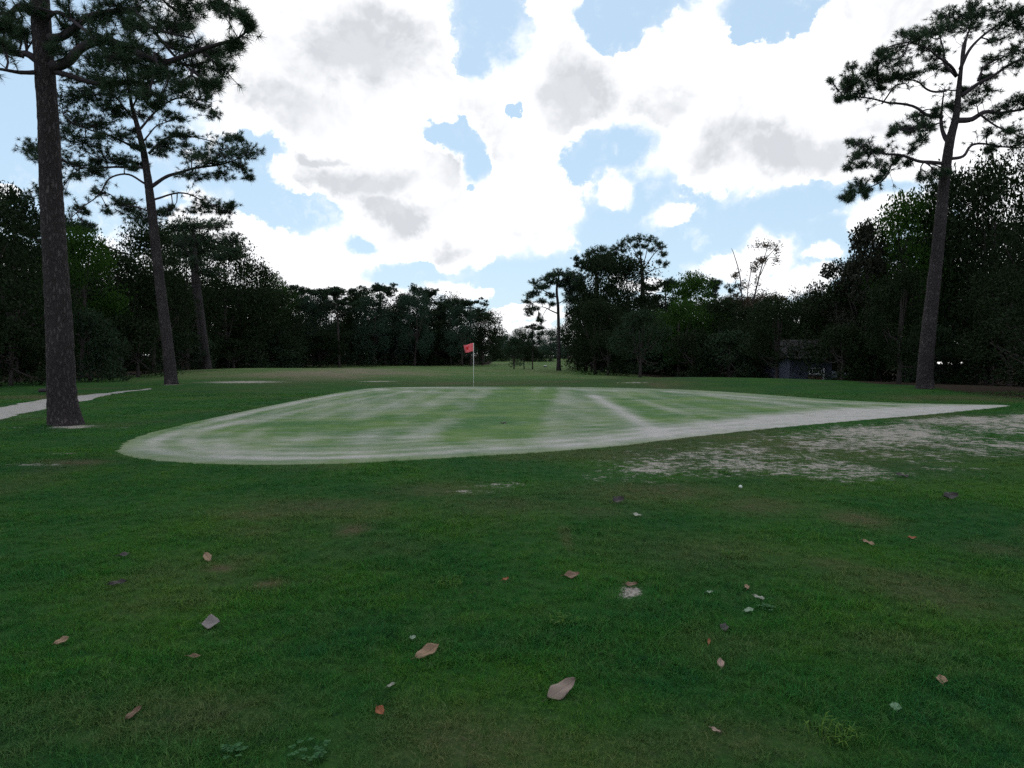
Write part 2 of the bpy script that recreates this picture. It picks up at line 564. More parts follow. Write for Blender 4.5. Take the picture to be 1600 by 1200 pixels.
def green_material():
    m, b = newmat('putting_green_turf')
    geo = b.n('ShaderNodeNewGeometry'); pos = geo.outputs['Position']
    a = b.n('ShaderNodeAttribute'); a.attribute_name = 'sand'
    e = b.n('ShaderNodeAttribute'); e.attribute_name = 'edge'
    mp = b.n('ShaderNodeMapping'); b.l(pos, mp.inputs[0]); mp.inputs['Scale'].default_value = (1.3, 3.6, 1)
    streak = b.noise(mp.outputs[0], 1.6, 6, 0.7)
    mp2 = b.n('ShaderNodeMapping'); b.l(pos, mp2.inputs[0]); mp2.inputs['Scale'].default_value = (0.6, 1.5, 1); mp2.inputs['Rotation'].default_value = (0, 0, rad(6))
    streak2 = b.noise(mp2.outputs[0], 1.0, 5, 0.65)
    fine = b.noise(pos, 55, 5, 0.75)
    clod = b.noise(pos, 2.6, 7, 0.72)
    s = b.math('ADD', a.outputs['Fac'], b.math('MULTIPLY', b.math('SUBTRACT', clod, 0.5), 0.5))
    s = b.math('ADD', s, b.math('MULTIPLY', b.math('SUBTRACT', streak, 0.5), 0.75))
    s = b.math('ADD', s, b.math('MULTIPLY', b.math('SUBTRACT', streak2, 0.5), 0.6))
    s = b.math('ADD', s, b.math('MULTIPLY', b.math('SUBTRACT', fine, 0.5), 0.45), clamp=True)
    blot = b.noise(pos, 0.5, 4, 0.6)
    g = b.mix(b.step(blot, 0.35, 0.65), (0.040, 0.102, 0.028), (0.080, 0.138, 0.036))
    sandc = b.mix(b.math('MULTIPLY_ADD', clod, 0.8, b.math('MULTIPLY_ADD', fine, 0.7, -0.25), clamp=True), (0.20, 0.19, 0.18), (0.43, 0.405, 0.385))
    col = b.mix(s, g, sandc)
    col = b.mix(e.outputs['Fac'], col, b.mix(fine, (0.05, 0.10, 0.025), (0.13, 0.17, 0.06)))
    finish(b, principled(b, col, 0.95, 0.1, bump(b, fine, 0.5, 0.008)))
    return m


def sand_material():
    m, b = newmat('sandy_path')
    geo = b.n('ShaderNodeNewGeometry'); pos = geo.outputs['Position']
    f = b.noise(pos, 30, 5, 0.7); n = b.noise(pos, 1.3, 6, 0.7)
    col = b.mix(n, (0.19, 0.18, 0.17), (0.34, 0.32, 0.31))
    col = b.mix(b.step(f, 0.25, 0.6), (0.2, 0.18, 0.16), col)
    col = b.mix(b.math('MULTIPLY', b.step(b.noise(pos, 2.2, 5, 0.7), 0.56, 0.66), 0.7), col, (0.10, 0.12, 0.06))
    finish(b, principled(b, col, 0.95, 0.1, bump(b, f, 0.6, 0.02)))
    return m


# ------------------------------------------------------------------ ground masks (world space, from places read off the photograph)
def gp(px, py):
    return ground_pt(px, py)[:2]


def seg_dist(x, y, poly):
    dmin = np.full(np.shape(x), 1e9)
    for (x0, y0), (x1, y1) in zip(poly[:-1], poly[1:]):
        dx, dy = x1 - x0, y1 - y0
        t = np.clip(((x - x0) * dx + (y - y0) * dy) / (dx * dx + dy * dy + 1e-9), 0, 1)
        dmin = np.minimum(dmin, np.hypot(x - x0 - t * dx, y - y0 - t * dy))
    return dmin


def inside(x, y, poly):
    c = np.zeros(np.shape(x), bool)
    n = len(poly)
    for i in range(n):
        x0, y0 = poly[i]; x1, y1 = poly[(i + 1) % n]
        if y0 == y1:
            continue
        k = ((y0 > y) != (y1 > y)) & (x < (x1 - x0) * (y - y0) / (y1 - y0) + x0)
        c ^= k
    return c


def sdf(x, y, poly):
    d = seg_dist(x, y, list(poly) + [poly[0]])
    return np.where(inside(x, y, poly), d, -d)


GREEN_PX = [(178, 705), (192, 691), (230, 677), (300, 660), (400, 638), (480, 622.5), (540, 611.5), (590, 606.5), (700, 604.6), (850, 604.6),
            (1000, 607), (1100, 610.5), (1200, 617), (1300, 624.5), (1400, 629.5), (1500, 632), (1575, 633.5), (1560, 637), (1450, 648),
            (1350, 656.5), (1250, 665.5), (1150, 675.5), (1050, 687), (950, 699), (850, 707), (750, 713), (650, 719), (560, 724),
            (450, 727), (350, 726.5), (260, 722), (210, 716), (185, 711)]
_g = spline([gp(*p) for p in GREEN_PX] + [gp(*GREEN_PX[0])], 170)[:-1]
GREEN = [tuple(p) for p in _g]
PATH_PX = [(-160, 668), (0, 636), (50, 627), (120, 618.5), (190, 611.5), (235, 607), (236, 608), (190, 614), (120, 629), (60, 641), (0, 658), (-160, 702)]
_p = spline([gp(*p) for p in PATH_PX] + [gp(*PATH_PX[0])], 150)[:-1]
_p = _p + (np.stack([fbm(_p[:, 0] * 1.7, _p[:, 1] * 1.7, 41, 3), fbm(_p[:, 0] * 1.7, _p[:, 1] * 1.7, 42, 3)], -1) - 0.5) * 0.55
PATH = [tuple(p) for p in _p]

PATCH_POLY = [tuple(gp(*p)) for p in [(985, 738), (1040, 710), (1130, 694), (1190, 681), (1290, 672), (1390, 662), (1500, 653), (1600, 646), (1750, 644), (1750, 690), (1600, 706), (1520, 716), (1440, 738), (1330, 745), (1230, 742), (1120, 742), (1040, 745)]]
# (px, py, rx_px, ry_px, strength)
SAND_SPOTS = [(785, 759, 50, 7, 0.55), (740, 768, 40, 4, .35), (930, 745, 32, 9, .4), (985, 925, 24, 11, .85), (930, 722, 40, 7, .3), (1130, 715, 70, 8, .45),
              (66, 726, 60, 2.6, .55), (100, 709, 35, 1.8, .5), (112, 667, 40, 3.2, .8), (30, 668, 40, 1.8, .4), (190, 669, 14, 1.6, .5),
              (380, 597, 68, 2.0, .8), (590, 596, 34, 1.0, .7), (990, 598, 34, 1.0, .65), (1540, 672, 60, 14, .5), (1210, 800, 30, 4, .3), (1510, 700, 100, 14, .42), (1590, 676, 80, 16, .5), (40, 650, 50, 4, .3), (268, 601, 12, 1, .8)]
DRY_SPOTS = [(550, 829, 24, 9, .8), (1340, 811, 45, 14, .75), (700, 765, 80, 12, .5), (800, 790, 120, 16, .35), (345, 888, 20, 5, .8), (418, 914, 22, 7, .9),
             (885, 840, 10, 20, .5), (400, 830, 60, 12, .35), (1180, 790, 90, 12, .5), (1300, 880, 50, 12, .35), (300, 1120, 160, 50, .4), (700, 1150, 160, 60, .3),
             (1150, 1160, 160, 40, .35), (1500, 930, 120, 40, .3), (1100, 860, 150, 30, .3), (450, 800, 150, 20, .3), (1000, 770, 130, 18, .5),
             (110, 722, 60, 4, .7), (230, 712, 60, 3, .35), (60, 620, 80, 3.0, .9), (150, 607, 60, 1.6, .6), (470, 585, 120, 6, .85), (600, 583, 70, 4, .9), (340, 578, 50, 4, .6), (560, 579, 60, 3, .8),
             (760, 599, 200, 4, .6), (1000, 594, 90, 4, .5), (1500, 622, 120, 5, .7), (1440, 650, 100, 8, .5), (1200, 700, 300, 30, .5), (1050, 720, 90, 16, .5), (930, 800, 70, 10, .4),
             (1400, 1010, 100, 30, .25), (1560, 860, 60, 14, .4)]


def spots(x, y, lst):
    out = np.zeros(np.shape(x))
    for (px, py, rx, ry, s) in lst:
        c = gp(px, py)
        wx = abs(gp(px + rx, py)[0] - c[0])
        wy = abs(gp(px, max(py - ry, 563))[1] - gp(px, py + ry)[1]) / 2
        out = np.maximum(out, s * gauss(x, y, c[0], c[1], wx, wy))
    return out


def mask_sand(x, y):
    d = sdf(x, y, PATCH_POLY)
    n = fbm(x * 0.7, y * 0.45, 21, 4)
    big = sstep(-1.3, 0.7, d) * np.clip(0.50 + (n - 0.5) * 1.1, 0.12, 0.85) * np.interp(x, [2, 5, 9, 13], [0.78, 0.9, 1.08, 1.2])
    # green islands in the worn strip
    return np.clip(np.maximum(big, spots(x, y, SAND_SPOTS)), 0, 1)


def mask_dry(x, y):
    base = spots(x, y, DRY_SPOTS)
    n = fbm(x * 0.8, y * 0.8, 31, 4)
    return np.clip(base * (0.5 + n) + 0.30 * sstep(0.52, 0.75, n) * 0.7, 0, 1)


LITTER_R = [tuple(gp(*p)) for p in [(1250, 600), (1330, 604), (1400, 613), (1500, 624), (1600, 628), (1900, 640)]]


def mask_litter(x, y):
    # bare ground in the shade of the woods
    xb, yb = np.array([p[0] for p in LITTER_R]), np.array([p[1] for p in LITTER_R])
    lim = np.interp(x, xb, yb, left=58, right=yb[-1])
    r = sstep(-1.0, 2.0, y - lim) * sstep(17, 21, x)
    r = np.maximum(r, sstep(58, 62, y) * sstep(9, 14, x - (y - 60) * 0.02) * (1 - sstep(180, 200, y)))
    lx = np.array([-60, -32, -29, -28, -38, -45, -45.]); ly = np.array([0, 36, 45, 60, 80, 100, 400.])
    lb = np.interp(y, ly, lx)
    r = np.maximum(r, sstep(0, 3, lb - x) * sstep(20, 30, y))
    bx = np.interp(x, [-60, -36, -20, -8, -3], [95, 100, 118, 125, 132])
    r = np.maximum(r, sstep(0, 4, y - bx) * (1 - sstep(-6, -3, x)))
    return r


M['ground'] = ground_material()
M['green'] = green_material()
M['sand'] = sand_material()


def set_attr(me, name, vals):
    a = me.attributes.new(name, 'FLOAT', 'POINT')
    a.data.foreach_set('value', np.asarray(vals, np.float32).ravel())


def build_ground():
    front = np.radians(np.arange(-50, 50.01, 0.28))
    back = np.radians(np.arange(54, 306.1, 4.0))
    ang = np.concatenate([front, back])
    rr = np.concatenate([[0.3], np.geomspace(0.9, 900, 470)])
    A, R = np.meshgrid(ang, rr)
    x = np.sin(A) * R; y = np.cos(A) * R
    z = terrain(x, y)
    n, k = A.shape
    v = np.stack([x, y, z], -1).reshape(-1, 3)
    v = np.concatenate([v, [[0, 0, float(terrain(0, 0))]]])
    i = np.arange(n - 1)[:, None]; j = np.arange(k)[None, :]; j2 = (j + 1) % k
    q = np.stack([i * k + j, (i + 1) * k + j, (i + 1) * k + j2, i * k + j2], -1).reshape(-1, 4)[:, ::-1]
    t = np.array([[m, (m + 1) % k, n * k] for m in range(k)])
    me = mesh_from('ground', v, q, t, True, [M['ground']])
    X, Y = v[:, 0], v[:, 1]
    set_attr(me, 'sand', mask_sand(X, Y))
    set_attr(me, 'dry', mask_dry(X, Y))
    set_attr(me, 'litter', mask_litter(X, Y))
    # left flank and mound keep their deeper green
    near_l = 1 - gauss(X, Y, 14, 38, 9, 6)
    set_attr(me, 'fair', np.clip(near_l, 0, 1))
    link('ground', me, kind='structure', label='mown golf course turf with worn sandy patches')


def build_sheet(name, poly, step, mat, lift, attrs=None):
    P = np.array(poly)
    x0, y0 = P.min(0) - step; x1, y1 = P.max(0) + step
    # grid clipped to the outline: border vertices are snapped onto it
    xs = np.arange(x0, x1, step); ys = np.arange(y0, y1, step)
    X, Y = np.meshgrid(xs, ys)
    D = sdf(X.ravel(), Y.ravel(), poly).reshape(X.shape)
    keep = D > -step * 0.9
    # snap outside ones to the nearest outline point
    idx = -np.ones(X.shape, int)
    cell = (keep[:-1, :-1] & keep[1:, :-1] & keep[:-1, 1:] & keep[1:, 1:])
    cx = (X[:-1, :-1] + X[1:, 1:]) / 2; cy = (Y[:-1, :-1] + Y[1:, 1:]) / 2
    cell &= (D[:-1, :-1] > 0) | (D[1:, 1:] > 0) | (D[1:, :-1] > 0) | (D[:-1, 1:] > 0)
    used = np.zeros(X.shape, bool)
    used[:-1, :-1] |= cell; used[1:, 1:] |= cell; used[1:, :-1] |= cell; used[:-1, 1:] |= cell
    idx[used] = np.arange(used.sum())
    vx, vy, vd = X[used].copy(), Y[used].copy(), D[used]
    out = np.where(vd < 0)[0]
    loop = np.array(list(poly) + [poly[0]])
    for k in out:
        best = None
        a = loop[:-1]; b_ = loop[1:]
        dd = b_ - a
        t = np.clip(((vx[k] - a[:, 0]) * dd[:, 0] + (vy[k] - a[:, 1]) * dd[:, 1]) / ((dd ** 2).sum(1) + 1e-9), 0, 1)
        q = a + dd * t[:, None]
        j = np.argmin((q[:, 0] - vx[k]) ** 2 + (q[:, 1] - vy[k]) ** 2)
        vx[k], vy[k] = q[j]
    ii, jj = np.where(cell)
    q = np.stack([idx[ii, jj], idx[ii, jj + 1], idx[ii + 1, jj + 1], idx[ii + 1, jj]], -1)
    vdist = np.maximum(vd, 0)
    z = terrain(vx, vy) + lift * np.clip(vdist / (step * 1.5), -0.2, 1)
    z = np.where(vdist <= 0, terrain(vx, vy) - 0.02, z)
    me = mesh_from(name, np.stack([vx, vy, z], -1), q, None, True, [mat])
    if attrs:
        for k_, f in attrs.items():
            set_attr(me, k_, f(vx, vy, vdist))
    return link(name, me, kind='structure')


def L(*pts):
    return [tuple(gp(*p)) for p in pts]


def green_sand(x, y, d):
    v = 0.24 + (fbm(x * 0.35, y * 0.25, 51, 4) - 0.5) * 0.28
    # the front apron where the dressing sand lies thick
    line = L((150, 712), (300, 716), (500, 712), (700, 702), (850, 694), (1000, 676), (1120, 660), (1230, 648), (1330, 641), (1450, 637), (1600, 634))
    apron = np.interp(x, [p[0] for p in line], [p[1] for p in line])
    ap = sstep(1.2, -0.6, y - apron) * np.interp(x, [-7, -3, 0, 3, 8], [0.10, 0.18, 0.28, 0.62, 0.85])
    v = v + ap
    def band(poly, w, s, soft=1.0):
        return s * np.exp(-(seg_dist(x, y, poly) / w) ** 2)
    for poly, w, s in [
        (L((925, 618), (960, 637), (1000, 662), (1030, 680)), 0.22, 0.55),
        (L((1000, 626), (1060, 645), (1100, 660)), 0.22, 0.38),
        (L((935, 620), (985, 650), (1010, 670)), 0.7, 0.18),
        (L((1040, 612), (1180, 622), (1300, 630), (1440, 634)), 0.30, 0.45),
        (L((600, 609), (540, 616), (470, 628), (400, 642), (330, 657)), 0.35, 0.42),
        (L((640, 612), (560, 625), (480, 641), (400, 657), (330, 670)), 0.25, 0.26),
        (L((210, 705), (240, 690), (300, 675), (390, 660)), 0.25, 0.35),
        (L((330, 690), (350, 705), (430, 712), (560, 708)), 0.22, 0.35),
        (L((300, 690), (310, 707), (400, 718), (560, 716)), 0.18, 0.35),
        (L((640, 606), (700, 606.5), (800, 608)), 0.9, 0.35), (L((560, 606), (620, 612), (700, 614)), 0.5, 0.3),
        (L((860, 608), (960, 611)), 0.9, 0.30), (L((700, 622), (780, 621), (900, 628)), 0.5, 0.12),
        (L((560, 640), (640, 634), (700, 632)), 0.6, 0.18), (L((600, 700), (660, 680), (730, 640), (760, 615)), 0.3, 0.12),
        (L((860, 690), (860, 650), (880, 612)), 0.4, 0.25), (L((430, 690), (560, 684), (760, 686)), 0.3, 0.2),
        (L((1100, 618), (1250, 634), (1330, 640)), 0.35, 0.3),
    ]:
        v = v + band(poly, w, s * 0.85)
    for poly, w, s in [
        (L((808, 604), (795, 625), (775, 655), (760, 680)), 0.75, 0.42),
        (L((862, 606), (850, 625), (845, 650), (840, 680)), 0.35, 0.30),
        (L((700, 640), (740, 625), (790, 622)), 0.9, 0.25), (L((500, 670), (640, 655), (720, 648)), 1.1, 0.3),
        (L((960, 625), (1040, 650), (1100, 655)), 0.8, 0.30), (L((1100, 632), (1200, 645), (1250, 650)), 0.7, 0.22),
        (L((380, 668), (470, 662), (560, 668)), 0.7, 0.22), (L((700, 690), (760, 670), (790, 650)), 0.3, 0.15),
        (L((1080, 622), (1180, 630)), 0.6, 0.2),
    ]:
        v = v - band(poly, w, s)
    # passes of the mower that follow the rim, and the faint straight ones
    k = fbm(x * 0.5, y * 0.5, 83, 3)
    v = v + 0.20 * np.exp(-d / 2.2) * np.sin(d * 2 * np.pi / 0.55 + 2.5 * k) * (0.4 + k) + 0.12 * np.exp(-((d - 0.55) / 0.22) ** 2) * np.interp(x, [-2, 3], [1, 0])
    u = x * 0.985 - y * 0.03 + 0.25 * fbm(y * 0.2, x * 0.2, 61, 2)
    v = v + 0.17 * (fbm(u * 0.75, y * 0.02, 71, 3) - 0.5) * 2 * sstep(0.5, 4, d) + 0.07 * np.sin(u * 2 * np.pi / 1.15) * sstep(0.5, 3, d)
    v = v + 0.05 * np.sin((x * 0.96 + y * 0.22) * 2 * np.pi / 1.1) + 0.04 * np.sin((y * 0.98 - x * 0.12) * 2 * np.pi / 0.9)
    return np.clip(v, 0, 1)


build_ground()
go = build_sheet('putting_green', GREEN, 0.14, M['green'], 0.022,
                 {'sand': green_sand, 'edge': lambda x, y, d: (1 - sstep(0.0, 0.30, d)) * np.interp(x, [2, 6], [0.75, 0.05])})
go['label'] = 'closely mown putting green dusted with pale sand'
po = build_sheet('path', PATH, 0.12, M['sand'], 0.016)
po['label'] = 'pale sandy cart path'


# ------------------------------------------------------------------ grass blades near the camera
def build_grass():
    m, b = newmat('grass_blades')
    geo = b.n('ShaderNodeNewGeometry')
    at = b.n('ShaderNodeAttribute'); at.attribute_type = 'INSTANCER'; at.attribute_name = 'dry'
    oi = b.n('ShaderNodeObjectInfo')
    r = geo.outputs['Random Per Island']
    dr = b.math('MULTIPLY', at.outputs['Fac'], b.step(r, 0.1, 0.8, 0.3, 1.5), clamp=True)
    c = turf_color(b, geo.outputs['Position'], dr)
    hs = b.n('ShaderNodeHueSaturation')
    b.l(c, hs.inputs['Color'])
    b.l(b.math('MULTIPLY_ADD', r, 1.7, 0.60), hs.inputs['Value'])
    b.l(b.math('MULTIPLY_ADD', oi.outputs['Random'], 0.05, 0.475), hs.inputs['Hue'])
    straw = b.math('GREATER_THAN', r, 0.965)
    c2 = b.mix(b.math('MULTIPLY', straw, 0.7), hs.outputs[0], (0.22, 0.21, 0.12))
    df = principled(b, c2, 0.7, 0.06)
    tr = b.n('ShaderNodeBsdfTranslucent'); b.l(c2, tr.inputs[0])
    ms = b.n('ShaderNodeMixShader'); ms.inputs[0].default_value = 0.3
    b.l(df, ms.inputs[1]); b.l(tr.outputs[0], ms.inputs[2])
    finish(b, ms.outputs[0])
    rng = np.random.default_rng(5)
    srcs = []
    coll = bpy.data.collections.new('grass_source')
    for k in range(6):
        g = Geo()
        nb = 26
        vs, ts = [], []
        for i in range(nb):
            a = rng.uniform(0, 2 * np.pi); r0 = 0.05 * math.sqrt(rng.random())
            base = np.array([math.cos(a) * r0, math.sin(a) * r0, -0.004])
            h = rng.uniform(0.014, 0.034) * (1.5 if rng.random() < 0.06 else 1)
            w = rng.uniform(0.0014, 0.0028)
            da = rng.uniform(0, 2 * np.pi); lean = rng.uniform(0.3, 2.2) * h
            dirv = np.array([math.cos(da), math.sin(da), 0]); side = np.array([-math.sin(da), math.cos(da), 0]) * w / 2
            mid = base + dirv * lean * 0.35 + np.array([0, 0, h * 0.65])
            tip = base + dirv * lean + np.array([0, 0, h])
            o = len(vs)
            vs += [base - side, base + side, mid - side * 0.8, mid + side * 0.8, tip]
            ts += [(o, o + 1, o + 3), (o, o + 3, o + 2), (o + 2, o + 3, o + 4)]
        me = mesh_from('grass_tuft', vs, None, ts, False, [m])
        ob = bpy.data.objects.new('grass_tuft', me)
        coll.objects.link(ob)
        srcs.append(ob)
    # points
    pts = []
    edges = [1.6, 2.4, 3.2, 4.2, 5.5, 7, 9, 12, 16, 22, 30]
    for a, bb in zip(edges[:-1], edges[1:]):
        dm = (a + bb) / 2
        dens = min(850, 850 * (3.8 / dm) ** 1.75)
        half = 0.86
        area = half * (bb * bb - a * a)
        n = int(area * dens)
        y = np.sqrt(rng.random(n) * (bb * bb - a * a) + a * a)
        x = (rng.random(n) * 2 - 1) * half * y
        pts.append(np.stack([x, y], -1))
    p = np.concatenate(pts)
    sandm = mask_sand(p[:, 0], p[:, 1])
    sn = fbm(p[:, 0] * 7, p[:, 1] * 7, 77, 3)
    keep = (sandm + (sn - 0.5) * 1.2) < rng.uniform(0.05, 0.55, len(p))
    keep &= sdf(p[:, 0], p[:, 1], GREEN) < -0.02
    keep &= sdf(p[:, 0], p[:, 1], PATH) < 0.0
    dry = mask_dry(p[:, 0], p[:, 1])
    keep &= rng.random(len(p)) > dry * 0.45
    p = p[keep]; dry = dry[keep]
    z = terrain(p[:, 0], p[:, 1])
    me = bpy.data.meshes.new('grass_points')
    me.vertices.add(len(p))
    me.vertices.foreach_set('co', np.stack([p[:, 0], p[:, 1], z], -1).astype(np.float32).ravel())
    lush = fbm(p[:, 0] * 1.3, p[:, 1] * 1.3, 91, 4)
    s = (0.70 + 0.35 * sstep(0.35, 0.7, lush)) * rng.uniform(0.7, 1.25, len(p)) * (1 - 0.45 * dry) * (1 + 0.035 * p[:, 1])
    set_attr(me, 'dry', dry); set_attr(me, 'size', s)
    set_attr(me, 'rz', rng.uniform(0, 6.283, len(p)))
    ai = me.attributes.new('pick', 'INT', 'POINT'); ai.data.foreach_set('value', rng.integers(0, 6, len(p)).astype(np.int32))
    o = link('grass', me, kind='stuff')
    o['label'] = 'short green turf blades in the foreground'
    ng = bpy.data.node_groups.new('grass_scatter', 'GeometryNodeTree')
    ng.interface.new_socket('Geometry', in_out='INPUT', socket_type='NodeSocketGeometry')
    ng.interface.new_socket('Geometry', in_out='OUTPUT', socket_type='NodeSocketGeometry')
    N = ng.nodes
    gi = N.new('NodeGroupInput'); gout = N.new('NodeGroupOutput')
    ci = N.new('GeometryNodeCollectionInfo'); ci.inputs['Collection'].default_value = coll
    ci.inputs['Separate Children'].default_value = True
    ci.inputs['Reset Children'].default_value = True
    ip = N.new('GeometryNodeInstanceOnPoints'); ip.inputs['Pick Instance'].default_value = True
    def na(nm, typ='FLOAT'):
        a = N.new('GeometryNodeInputNamedAttribute'); a.data_type = typ; a.inputs['Name'].default_value = nm
        return a.outputs['Attribute']
    cx = N.new('ShaderNodeCombineXYZ'); ng.links.new(na('rz'), cx.inputs[2])
    ng.links.new(gi.outputs[0], ip.inputs['Points'])
    ng.links.new(ci.outputs[0], ip.inputs['Instance'])
    ng.links.new(na('pick', 'INT'), ip.inputs['Instance Index'])
    ng.links.new(cx.outputs[0], ip.inputs['Rotation'])
    ng.links.new(na('size'), ip.inputs['Scale'])
    ng.links.new(ip.outputs[0], gout.inputs[0])
    md = o.modifiers.new('scatter', 'NODES'); md.node_group = ng
    print('grass tufts', len(p))


build_grass()


# ------------------------------------------------------------------ trees
def leaf_quads(cent, size, rng, aspect=0.55, up=0.25):
    """one folded leaf or leaf spray per centre: a 4-vertex lozenge"""
    n = len(cent)
    u = rng.normal(size=(n, 3)); u /= np.linalg.norm(u, axis=1)[:, None]
    nr = rng.normal(size=(n, 3)); nr[:, 2] += up * 3
    w = np.cross(u, nr); w /= np.linalg.norm(w, axis=1)[:, None] + 1e-9
    s = size * rng.uniform(0.6, 1.3, (n, 1))
    bend = np.cross(u, w) * s * 0.18
    a = cent - u * s; c = cent + u * s
    b = cent + w * s * aspect + bend; d = cent - w * s * aspect + bend
    v = np.stack([a, b, c, d], 1).reshape(-1, 3)
    o = np.arange(n)[:, None] * 4
    t = np.concatenate([o + [0, 1, 2], o + [0, 2, 3]], 1).reshape(-1, 3)
    return v, t


def shell_points(n, rng, lo=0.55):
    d = rng.normal(size=(n, 3)); d /= np.linalg.norm(d, axis=1)[:, None]
    r = (lo ** 3 + (1 - lo ** 3) * rng.random(n)) ** (1 / 3)
    return d * r[:, None]


def make_broadleaf(seed, H=12, W=10, base=0.12, nblob=46, per=250, leaf=0.145, mat='oak', shape='oak', blob=(0.13, 0.24), droop=0.0, gap=0.0):
    """returns trunk mesh and crown mesh of a broadleaved tree with its foot at the origin"""
    rng = np.random.default_rng(seed)
    ctr = []
    zc0, zc1 = H * base, H
    for i in range(nblob):
        t = rng.random() ** 0.8
        z = zc0 + (zc1 - zc0) * t
        if shape == 'oak':
            prof = math.sqrt(max(0, 1 - (2 * max(t - 0.35, 0) / 1.3) ** 2)) * (0.8 + 0.2 * min(1, t / 0.3))
        elif shape == 'cone':
            prof = (1 - t) ** 0.7 * 0.95 + 0.08
        elif shape == 'round':
            prof = math.sqrt(max(0.03, 1 - (2 * t - 0.95) ** 2))
        elif shape == 'bush':
            prof = math.sqrt(max(0.03, 1 - t * t)) * 1.0
        elif shape == 'column':
            prof = 0.9 * (1 - 0.5 * t)
        a = rng.uniform(0, 2 * np.pi)
        rr = W / 2 * prof * (0.45 + 0.5 * math.sqrt(rng.random())) * rng.uniform(0.85, 1.12)
        ctr.append((math.cos(a) * rr, math.sin(a) * rr, z - 0.05 * H * (t > 0.9)))
    ctr = np.array(ctr)
    vs, ts, off = [], [], 0
    for c in ctr:
        if rng.random() < gap:
            continue
        r = W * rng.uniform(*blob)
        p = shell_points(per, rng, 0.35) * [r, r, r * 0.72] * rng.uniform(0.85, 1.1, (per, 1)) + c
        # twiggy outliers roughen the outline
        k = rng.random(per) < 0.12
        p[k] = c + (p[k] - c) * 1.28
        p = p[p[:, 2] > 0.05]
        v, t = leaf_quads(p, leaf, rng)
        vs.append(v); ts.append(t + off); off += len(v)
    crown = mesh_from('crown', np.concatenate(vs), None, np.concatenate(ts), False, [M[mat]])
    g = Geo()
    lean = rng.normal(0, 0.02, 2)
    th = H * 0.72
    r0 = 0.022 * H + 0.06
    tp = np.array([[lean[0] * z * 2 + 0.1 * math.sin(z), lean[1] * z * 2, z] for z in np.linspace(-0.3, th, 9)])
    g.tube(tp, np.linspace(r0, r0 * 0.3, 9), 8)
    for i in range(12):
        c = ctr[rng.integers(len(ctr))]
        z0 = rng.uniform(0.2, 0.65) * th
        s0 = np.array([lean[0] * z0 * 2, lean[1] * z0 * 2, z0])
        mid = (s0 + c) / 2 + [0, 0, -0.3 + rng.normal(0, 0.2)]
        g.tube(spline([s0, mid, c], 6), np.linspace(r0 * 0.4, 0.03, 6), 5, cap=False)
    trunk = g.mesh('trunk', [M['bark_far']], True)
    return dict(trunk=trunk, crown=crown, H=H, W=W)


def tufts(cent, dirs, rng, nn=22, length=0.25, width=0.012):
    """bursts of long needles round shoot tips"""
    n = len(cent)
    C0 = np.repeat(cent, nn, 0)
    D0 = np.repeat(dirs, nn, 0)
    r = rng.normal(size=(n * nn, 3)); r /= np.linalg.norm(r, axis=1)[:, None]
    d = r + D0 * rng.uniform(0.2, 1.2, (n * nn, 1))
    d /= np.linalg.norm(d, axis=1)[:, None] + 1e-9
    Ln = length * rng.uniform(0.7, 1.15, (n * nn, 1))
    side = np.cross(d, rng.normal(size=(n * nn, 3))); side /= np.linalg.norm(side, axis=1)[:, None] + 1e-9
    st = C0 - D0 * rng.random((n * nn, 1)) * length * 0.5
    a = st - side * width / 2; b = st + side * width / 2
    c = st + d * Ln; c[:, 2] -= Ln[:, 0] * 0.12
    v = np.stack([a, b, c], 1).reshape(-1, 3)
    t = np.arange(n * nn * 3).reshape(-1, 3)
    return v, t


